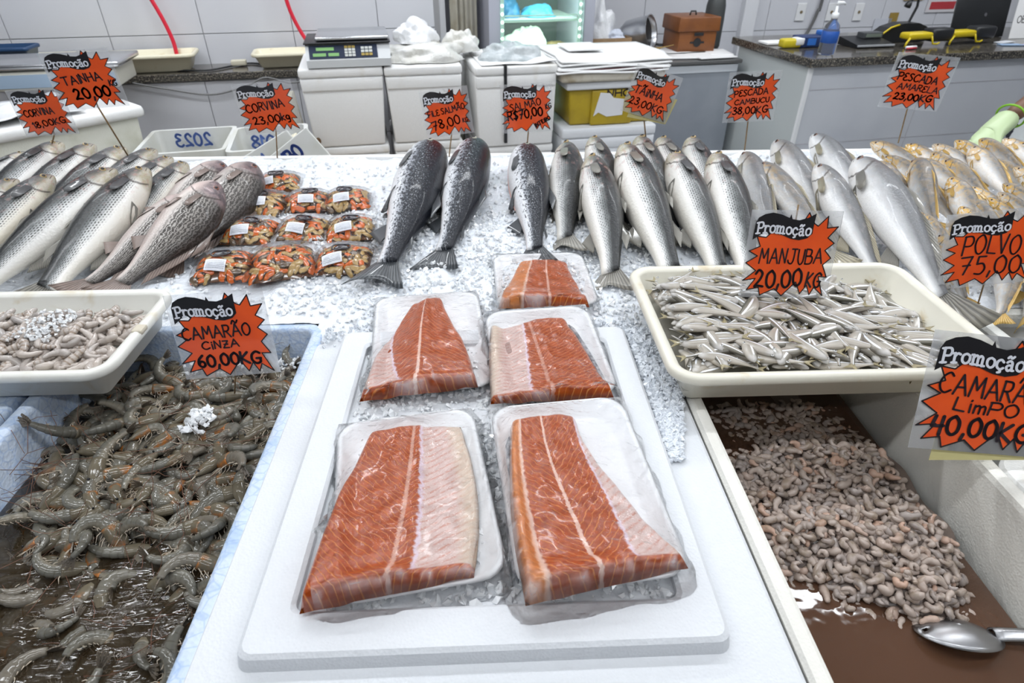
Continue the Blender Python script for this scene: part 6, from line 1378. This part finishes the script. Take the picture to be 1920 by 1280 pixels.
t = bthing('metal_pot', 'tipped aluminium pot with a dark inside', 'pot', 1.62, 3.86, 1.065); Mp = Vector((0, 0, 1)).rotation_difference(Vector((.70, -.66, .22))).to_matrix().to_4x4()
G().lathe([(.0, -.10), (.06, -.095), (.085, -.06), (.092, .03), (.092, .085), (.097, .088), (.088, .085), (.086, .03), (.07, -.05), (0, -.07)], 28, M=Mp, cap=False).make('body', mat('aluminium', (.55, .56, .58), .3, .9), t, True); G().lathe([(0, .055), (.085, .055), (.085, .057), (0, .057)], 24, M=Mp).make('inside', M_black, t)  # black disc across the mouth stands in for the shade in the pot
G().tube([Mp @ Vector((.094, 0, .07)), Mp @ Vector((.115, 0, .10)), Mp @ Vector((.12, 0, .12))], .007, 6).make('handle', M_black, t, True)
t = bthing('cardboard_box', 'open brown cardboard box with plastic wrapping on the metal counter', 'box', 1.40, 3.72, .967); vv_, ff = loft([rr(-.13, .13, 0, .25, .004, 0, 1), rr(-.13, .13, 0, .25, .004, .10, 1), rr(-.126, .126, .004, .246, .004, .10, 1), rr(-.126, .126, .004, .246, .004, .01, 1)]); mk('body', vv_, ff, M_card, t, False)
crumple('bag', 'white foamy plastic wrapping rising from the cardboard box', 'bag', 1.36, 3.86, 1.05, .10, .10, .20, M_whitebag, 22, .25); crumple('bag', 'small white and blue wrapping in the cardboard box', 'bag', 1.46, 3.82, 1.05, .055, .06, .05, mat('blue_white_bag', (.62, .66, .76), .4), 24, .25)
t = bthing('cardboard_flap', 'bent brown cardboard flap beside the metal pot', 'cardboard', 1.68, 3.62, .97); g = G(); g.grid(lambda a, b: (-.09 + a * .16, b * .10, .012 + a * .065 * (1 - b * .4) + .01 * math.sin(a * 4)), 8, 4); o = g.make('flap', mat('mustard_card', (.30, .19, .05), .7), t, True); md = o.modifiers.new('thickness', 'SOLIDIFY'); md.thickness = .004
# ---- cash counter
CU, CV, CZ = 2.19, 2.93, 1.035
t = bthing('cash_counter', 'white panelled cash counter with a dark granite top', 'counter', CU, CV, 0)
G().box(.02, 2.3, .03, .72, 0, CZ - .02, .003).make('front_panel', M_counterpanel, t); G().box(.0, .02, .03, .72, 0, CZ - .02).make('side_panel', M_counterside, t); G().box(-.025, 2.35, -.01, .78, CZ - .02, CZ + .022, .006).make('worktop', M_granite, t)
for z in (.30, .62, .90): G().box(.02, 2.3, .0275, .031, z, z + .004).make('panel_joint', M_grout, t)
for x in (.72, 1.45): G().box(x, x + .004, .0275, .031, 0, CZ - .02).make('panel_joint', M_grout, t)
G().box(-.004, .022, .018, .032, 0, CZ - .02, .003).make('corner_profile', M_white, t)
Zt = CZ + .024
t = bthing('sanitizer_bottle', 'clear pump bottle with a blue label on the cash counter', 'bottle', CU + .125, CV + .10, Zt)
n = N('clear_gel'); n.set(col=(.93, .96, .99), rough=.06, trans=.92, ior=1.2); M_gel = n.mat
G().lathe([(0, 0), (.036, 0), (.040, .006), (.040, .10), (.034, .135), (.016, .155), (.013, .165), (0, .165)], 20).make('body', M_gel, t, True); G().lathe([(.0405, .055), (.0412, .056), (.0412, .108), (.0405, .109)], 20, cap=False).make('label', mat('blue_label', (.02, .10, .42), .4), t, True)
G().lathe([(.015, .163), (.017, .165), (.017, .188), (.007, .192), (.006, .225), (.0, .226)], 16).make('pump', M_white, t, True); G().tube([(0, 0, .222), (.0, 0, .232), (.028, 0, .232), (.042, 0, .226)], [.007, .010, .008, .005], 8).make('nozzle', M_white, t, True)
t = bthing('tape_dispenser', 'yellow and white tape measure left of the pump bottle', 'tape', CU - .0 + .07, CV + .30, Zt); G().box(-.06, .055, 0, .06, 0, .045, .012).make('body', mat('yellow_body', (.62, .50, .02), .4), t, True); G().box(.01, .062, -.004, .05, .012, .05, .008).make('white_side', M_white, t, True)
t = bthing('tape_roll', 'dark blue boxes behind the pump bottle', 'box', CU + .20, CV + .30, Zt); G().box(-.09, .13, 0, .09, 0, .055, .006).make('body', mat('navy_box', (.015, .035, .12), .4), t, True); G().box(-.05, .0, -.003, .0, .012, .045).make('blue_print', mat('bright_blue', (.03, .16, .55), .4), t); G().box(.05, .125, .0, .09, .05, .075, .006).make('lid', mat('bright_blue', (.03, .16, .55), .4), t, True)
t = bthing('paper_sheet', 'white paper at the left end of the cash counter', 'paper', CU + .05, CV + .42, Zt); G().box(-.06, .07, 0, .10, 0, .012, .003).make('sheet', M_paper, t)
t = bthing('calculator', 'black desk calculator with a grey display beside the pump bottle', 'calculator', CU + .50, CV + .22, Zt); g = G(); g.prism([(0, 0), (0, .016), (.16, .040), (.16, 0)], -.10, .13, Matrix(((0, 1, 0, 0), (1, 0, 0, 0), (0, 0, 1, 0), (0, 0, 0, 1)))); g.make('body', M_black, t); G().box(-.10, .13, -.008, .0, .006, .016, .002).make('front_edge', mat('grey_edge', (.35, .36, .38), .4), t); G().box(-.0, .12, .09, .15, .032, .062, .004).make('display_hood', mat('dark_grey', (.06, .065, .07), .4), t); G().box(.012, .108, .087, .09, .040, .056).make('display', mat('lcd', (.16, .19, .16), .3), t)
t = bthing('pen', 'red and white marker lying beside the calculator', 'pen', CU + .64, CV + .14, Zt + .008); G().tube([(0, 0, 0), (.07, .01, 0)], .008, 8).make('barrel', M_white, t, True); G().tube([(-.005, -.012, -.003), (.06, -.004, -.003)], .005, 8).make('cap', mat('pen_red', (.5, .03, .05), .4), t, True)
M_yb = mat('bright_yellow', (.62, .47, .01), .35)
for (uu, vv_, lab) in ((CU + .80, CV + .20, 'yellow and black card terminal lying on the cash counter, left one'), (CU + 1.10, CV + .22, 'yellow and black card terminal lying on the cash counter, right one')):
    t = bthing('card_terminal', lab, 'card reader', uu, vv_, Zt, 'yellow card terminals', 4)
    G().box(-.11, .05, 0, .075, .035, .068, .010).make('body', M_yb, t, True); G().box(.045, .19, -.004, .08, .02, .085, .014).make('head', M_black, t, True); G().tube([(.04, 0, .05), (.055, -.006, .012), (.085, -.006, .010), (.10, -.004, .016)], .005, 6).make('stand_wire', M_yb, t, True); G().tube([(-.105, 0, .045), (-.125, -.004, .022), (-.128, -.004, .002)], .006, 6).make('stand_leg', M_yb, t, True)
t = bthing('stapler', 'black curved case with a yellow rim behind the card terminals', 'case', CU + .78, CV + .36, Zt); g = G(); g.prism([(-.17, 0), (-.16, .02), (-.08, .075), (.0, .095), (.10, .095), (.16, .075), (.17, 0)], 0, .09); g.make('shell', M_black, t); G().tube([(-.17, -.002, .004), (-.16, -.002, .022), (-.08, -.002, .077), (-.03, -.002, .09)], .005, 6).make('rim', M_yb, t, True)
t = bthing('gooseneck_microphone', 'black gooseneck microphone bent over behind the card terminals', 'microphone', CU + .88, CV + .44, Zt); G().tube([(-.02, 0, 0), (.0, 0, .10), (.02, 0, .17), (.015, 0, .205), (-.012, 0, .215), (-.035, 0, .195)], .007, 8).make('neck', M_black, t, True); G().lathe([(.010, 0), (.018, .02), (.018, .035), (0, .036)], 12, M=Matrix.Translation((-.035, 0, .20)) @ Matrix.Rotation(R(200), 4, 'Y')).make('head', M_black, t, True); G().lathe([(0, 0), (.03, 0), (.028, .012), (0, .014)], 16, cx=-.02).make('foot', M_black, t, True)  # the gooseneck carries a microphone and gives no light
t = bthing('laptop', 'open black laptop screen seen from behind on the cash counter', 'laptop', CU + 1.36, CV + .42, Zt); Ml = Matrix.Rotation(R(-10), 4, 'X'); G().box(-.19, .19, 0, .008, 0, .21, .004, M=Ml).make('screen', M_black, t, True); G().box(-.19, .19, .01, .26, 0, .016, .004).make('base', M_black, t, True); G().lathe([(0, 0), (.010, 0), (.010, .001), (0, .001)], 12, M=Ml @ Matrix.Translation((.03, -.0005, .12)) @ Matrix.Rotation(R(90), 4, 'X')).make('emblem', mat('dark_emblem', (.10, .10, .11), .3), t)
t = bthing('paper_sign', 'white paper with handwriting leaning at the right edge beside the laptop', 'sign', CU + 1.56, CV + .34, Zt); Ms = Matrix.Rotation(R(-9), 4, 'X'); G().box(-.05, .30, 0, .003, 0, .27, 0, M=Ms).make('sheet', M_paper, t)
for txt, cz in (('CAIXA', .17), ('OBRiGADO', .10)):
    v2, f2 = text_mesh(HAND, txt, .10, cz, .035, .004, 0, width=.20 if txt == 'CAIXA' else .25) if 'X' in HAND else ([], [])
    if v2: mk('handwriting', [Ms @ Vector((x, -.001, y)) for x, y in v2], f2, M_marker, t, False)
for i, (x, y, c_, lab) in enumerate(((1.30, .12, (.30, .42, .60), 'pale blue paper slip in front of the laptop'), (1.42, .08, (.45, .38, .62), 'lilac paper slip in front of the laptop'), (1.52, .10, (.70, .42, .50), 'pink paper slip at the right edge of the cash counter'), (1.36, .20, (.62, .64, .68), 'white paper slip under the laptop'))):
    t = bthing('paper_slip', lab, 'paper', CU + x, CV + y, Zt, None, i * 9 - 12); G().box(-.05, .07, 0, .05, 0, .004).make('sheet', mat('slip_%d' % i, c_, .6), t)
# wall behind the cash desk: notices, sockets, cable
def notice(lab, u, z, w_, h, c_, extra=None):
    t = bthing('wall_notice', lab, 'notice', u, 4.262, z); G().box(-w_ / 2, w_ / 2, 0, .004, 0, h).make('sheet', mat('notice_' + lab[:9], c_, .6), t)
    if extra: G().box(-w_ * .4, w_ * .4, -.002, 0, h * .12, h * .42).make('red_print', mat('red_print', (.50, .05, .06), .5), t)
notice('white notice with red print above the laptop', 4.12, 1.09, .26, .16, (.70, .68, .70), True)
notice('small mustard note on the wall by the laptop', 3.74, 1.025, .07, .07, (.34, .23, .05)); notice('pale paper pinned below the mustard note', 3.66, .93, .14, .13, (.62, .64, .70)); notice('brown card on the wall above the gooseneck', 3.86, 1.17, .16, .10, (.40, .30, .10)); notice('yellow note at the right edge of the wall', 4.36, 1.14, .12, .14, (.62, .55, .12))
for k, (u, z, lab) in enumerate(((2.98, 1.06, 'wall socket left of the grey wall cable'), (3.22, 1.055, 'wall socket right of the grey wall cable'), (3.44, 1.05, 'wall socket behind the gooseneck'))):
    t = bthing('wall_socket', lab, 'socket', u, 4.262, z, 'white wall sockets'); G().box(-.035, .035, 0, .008, 0, .11, .003).make('plate', M_white, t); G().lathe([(0, 0), (.010, 0), (.010, .004), (0, .004)], 10, M=Matrix.Translation((0, 0, .055)) @ Matrix.Rotation(R(90), 4, 'X')).make('outlet', mat('outlet', (.22, .17, .10), .5), t)
t = bthing('power_cable', 'grey cable hanging down the wall behind the cash counter', 'cable', 3.10, 4.25, 0); G().tube([(p[0], 0, p[1]) for p in smooth_line([(.02, 2.85), (.015, 1.3), (.0, 1.12), (-.04, .99), (-.10, .90)], 8)], .010, 8).make('wire', mat('cable_dark', (.12, .12, .12), .5), t, True)

# ------------------------------------------------------------------ shop assistant reaching in from the right
M_skinp = mat('skin_brown', (.16, .075, .045), .5, var=(.20, .10, .06), vscale=30); M_coat = mat('white_coat', (.70, .74, .74), .7, bump=.3, bscale=18, bdist=.01); M_glove = mat('pale_green_glove', (.50, .62, .36), .4, bump=.4, bscale=40); M_cuff = mat('green_cuff', (.22, .50, .02), .45); M_trs = mat('dark_trousers', (.04, .045, .06), .8); M_hair = mat('black_hair', (.012, .010, .009), .6)
def skin_obj(name, verts, edges, radii, m_, parent, sub=2, root=0):
    me = bpy.data.meshes.new(name); me.from_pydata(verts, edges, []); me.materials.append(m_); o = obj(name, me, parent); o.modifiers.new('skin', 'SKIN')
    if not me.skin_vertices: me.skin_vertices.new()
    for i, r_ in enumerate(radii): me.skin_vertices[0].data[i].radius = r_ if isinstance(r_, tuple) else (r_, r_)
    me.skin_vertices[0].data[root].use_root = True
    o.modifiers['skin'].use_smooth_shade = True; md = o.modifiers.new('sub', 'SUBSURF'); md.levels = sub; md.render_levels = sub; return o
wr = Q(1890, 222, 2.30); el = Q(1990, 150, 2.42); hd = Q(1838, 266, 2.215)
bx_, by_ = 2.52, 2.62
t = thing('person', 'person at the right edge in white, reaching over the ice with a pale green glove', 'person', (bx_, by_, 0))
rel = lambda p: Vector(p) - Vector((bx_, by_, 0))
B_ = [(0, 0, .92), (0, 0, 1.08), (0, -.01, 1.24), (0, 0, 1.40), (0, 0, 1.47), (-.01, -.02, 1.58), (-.01, -.02, 1.68),
      (-.17, -.03, 1.36), tuple(rel(el)), tuple(rel(wr)), (.18, .02, 1.36), (.24, .05, 1.10), (.22, -.06, .88), (-.09, 0, .88), (-.10, -.01, .48), (-.10, .02, .09), (-.10, -.10, .04), (.09, 0, .88), (.10, -.01, .48), (.10, .02, .09), (.10, -.10, .04)]
E_ = [(0, 1), (1, 2), (2, 3), (3, 4), (4, 5), (5, 6), (3, 7), (7, 8), (8, 9), (3, 10), (10, 11), (11, 12), (0, 13), (13, 14), (14, 15), (15, 16), (0, 17), (17, 18), (18, 19), (19, 20)]
skin_obj('body', B_, E_, [(.15, .10), (.13, .09), (.15, .10), (.09, .07), .05, .085, .075, .06, .042, .030, .06, .042, .03, .085, .06, .042, .035, .085, .06, .042, .035], M_skinp, t)
g = G(); g.v = []; rings = []
for z, rx, ry in ((.50, .24, .17), (.75, .22, .16), (1.0, .19, .14), (1.2, .21, .145), (1.34, .21, .13), (1.41, .13, .10), (1.45, .075, .07)):
    rings.append([Vector((rx * math.cos(2 * math.pi * k / 24) * (1 + .03 * math.sin(5 * k)), ry * math.sin(2 * math.pi * k / 24), z)) for k in range(24)])
vv_, ff = loft(rings, False, False); o = mk('coat', vv_, ff, M_coat, t); md = o.modifiers.new('thickness', 'SOLIDIFY'); md.thickness = .006
sh = Vector((-.17, -.03, 1.36)); e_ = rel(el); skin_obj('sleeve', [tuple(sh), tuple(sh.lerp(e_, .5)), tuple(sh.lerp(e_, .92))], [(0, 1), (1, 2)], [.085, .075, .070], M_coat, t)
skin_obj('trousers', [(0, 0, .86), (-.09, 0, .80), (-.10, -.01, .46), (-.10, .02, .10), (.09, 0, .80), (.10, -.01, .46), (.10, .02, .10)], [(0, 1), (1, 2), (2, 3), (0, 4), (4, 5), (5, 6)], [(.16, .12), .105, .075, .062, .105, .075, .062], M_trs, t)
G().ell((-.01, .0, 1.66), .095, .105, .095, 18, 12).make('hair', M_hair, t, True)
for s_ in (-1, 1): G().ell((-.01 + s_ * .032, -.098, 1.615), .012, .008, .009, 8, 6).make('eye', M_pupil, t, True)
G().ell((-.01, -.112, 1.59), .013, .018, .022, 10, 8).make('nose', M_skinp, t, True); G().ell((-.01, -.100, 1.553), .026, .010, .008, 10, 6).make('mouth', mat('lips', (.20, .06, .05), .5), t, True)
# gloved hand
w_ = rel(wr); h_ = rel(hd); dr = (h_ - w_).normalized(); sd = dr.cross(Vector((0, 0, 1))).normalized(); un = sd.cross(dr)
cf = w_ + (w_ - h_) * .10
V = [tuple(cf), tuple(w_.lerp(h_, .45)), tuple(h_)]; E2 = [(0, 1), (1, 2)]; Rr = [(.047, .042), (.044, .034), (.044, .020)]
for k, (o_, ln) in enumerate(((-.033, .060), (-.011, .072), (.011, .068), (.032, .052))):
    b0 = len(V); V += [tuple(h_ + dr * .030 + sd * o_), tuple(h_ + dr * (.030 + ln * .55) + sd * o_ * 1.1 - un * .012), tuple(h_ + dr * (.030 + ln * .8) + sd * o_ * 1.15 - un * .040)]; E2 += [(2, b0), (b0, b0 + 1), (b0 + 1, b0 + 2)]; Rr += [.0105, .0095, .008]
b0 = len(V); V += [tuple(h_ - dr * .02 - sd * .045), tuple(h_ + dr * .02 - sd * .068 - un * .01), tuple(h_ + dr * .045 - sd * .070 - un * .03)]; E2 += [(1, b0), (b0, b0 + 1), (b0 + 1, b0 + 2)]; Rr += [.015, .011, .009]
gl_ = skin_obj('glove', V, E2, Rr, M_glove, t)
g = G(); a_ = sd; b_2 = un; pts = [cf + (a_ * math.cos(q) * .049 + b_2 * math.sin(q) * .045) for q in [2 * math.pi * k / 24 for k in range(25)]]; g.tube(pts, .004, 6, False).make('cuff', M_cuff, gl_, True)
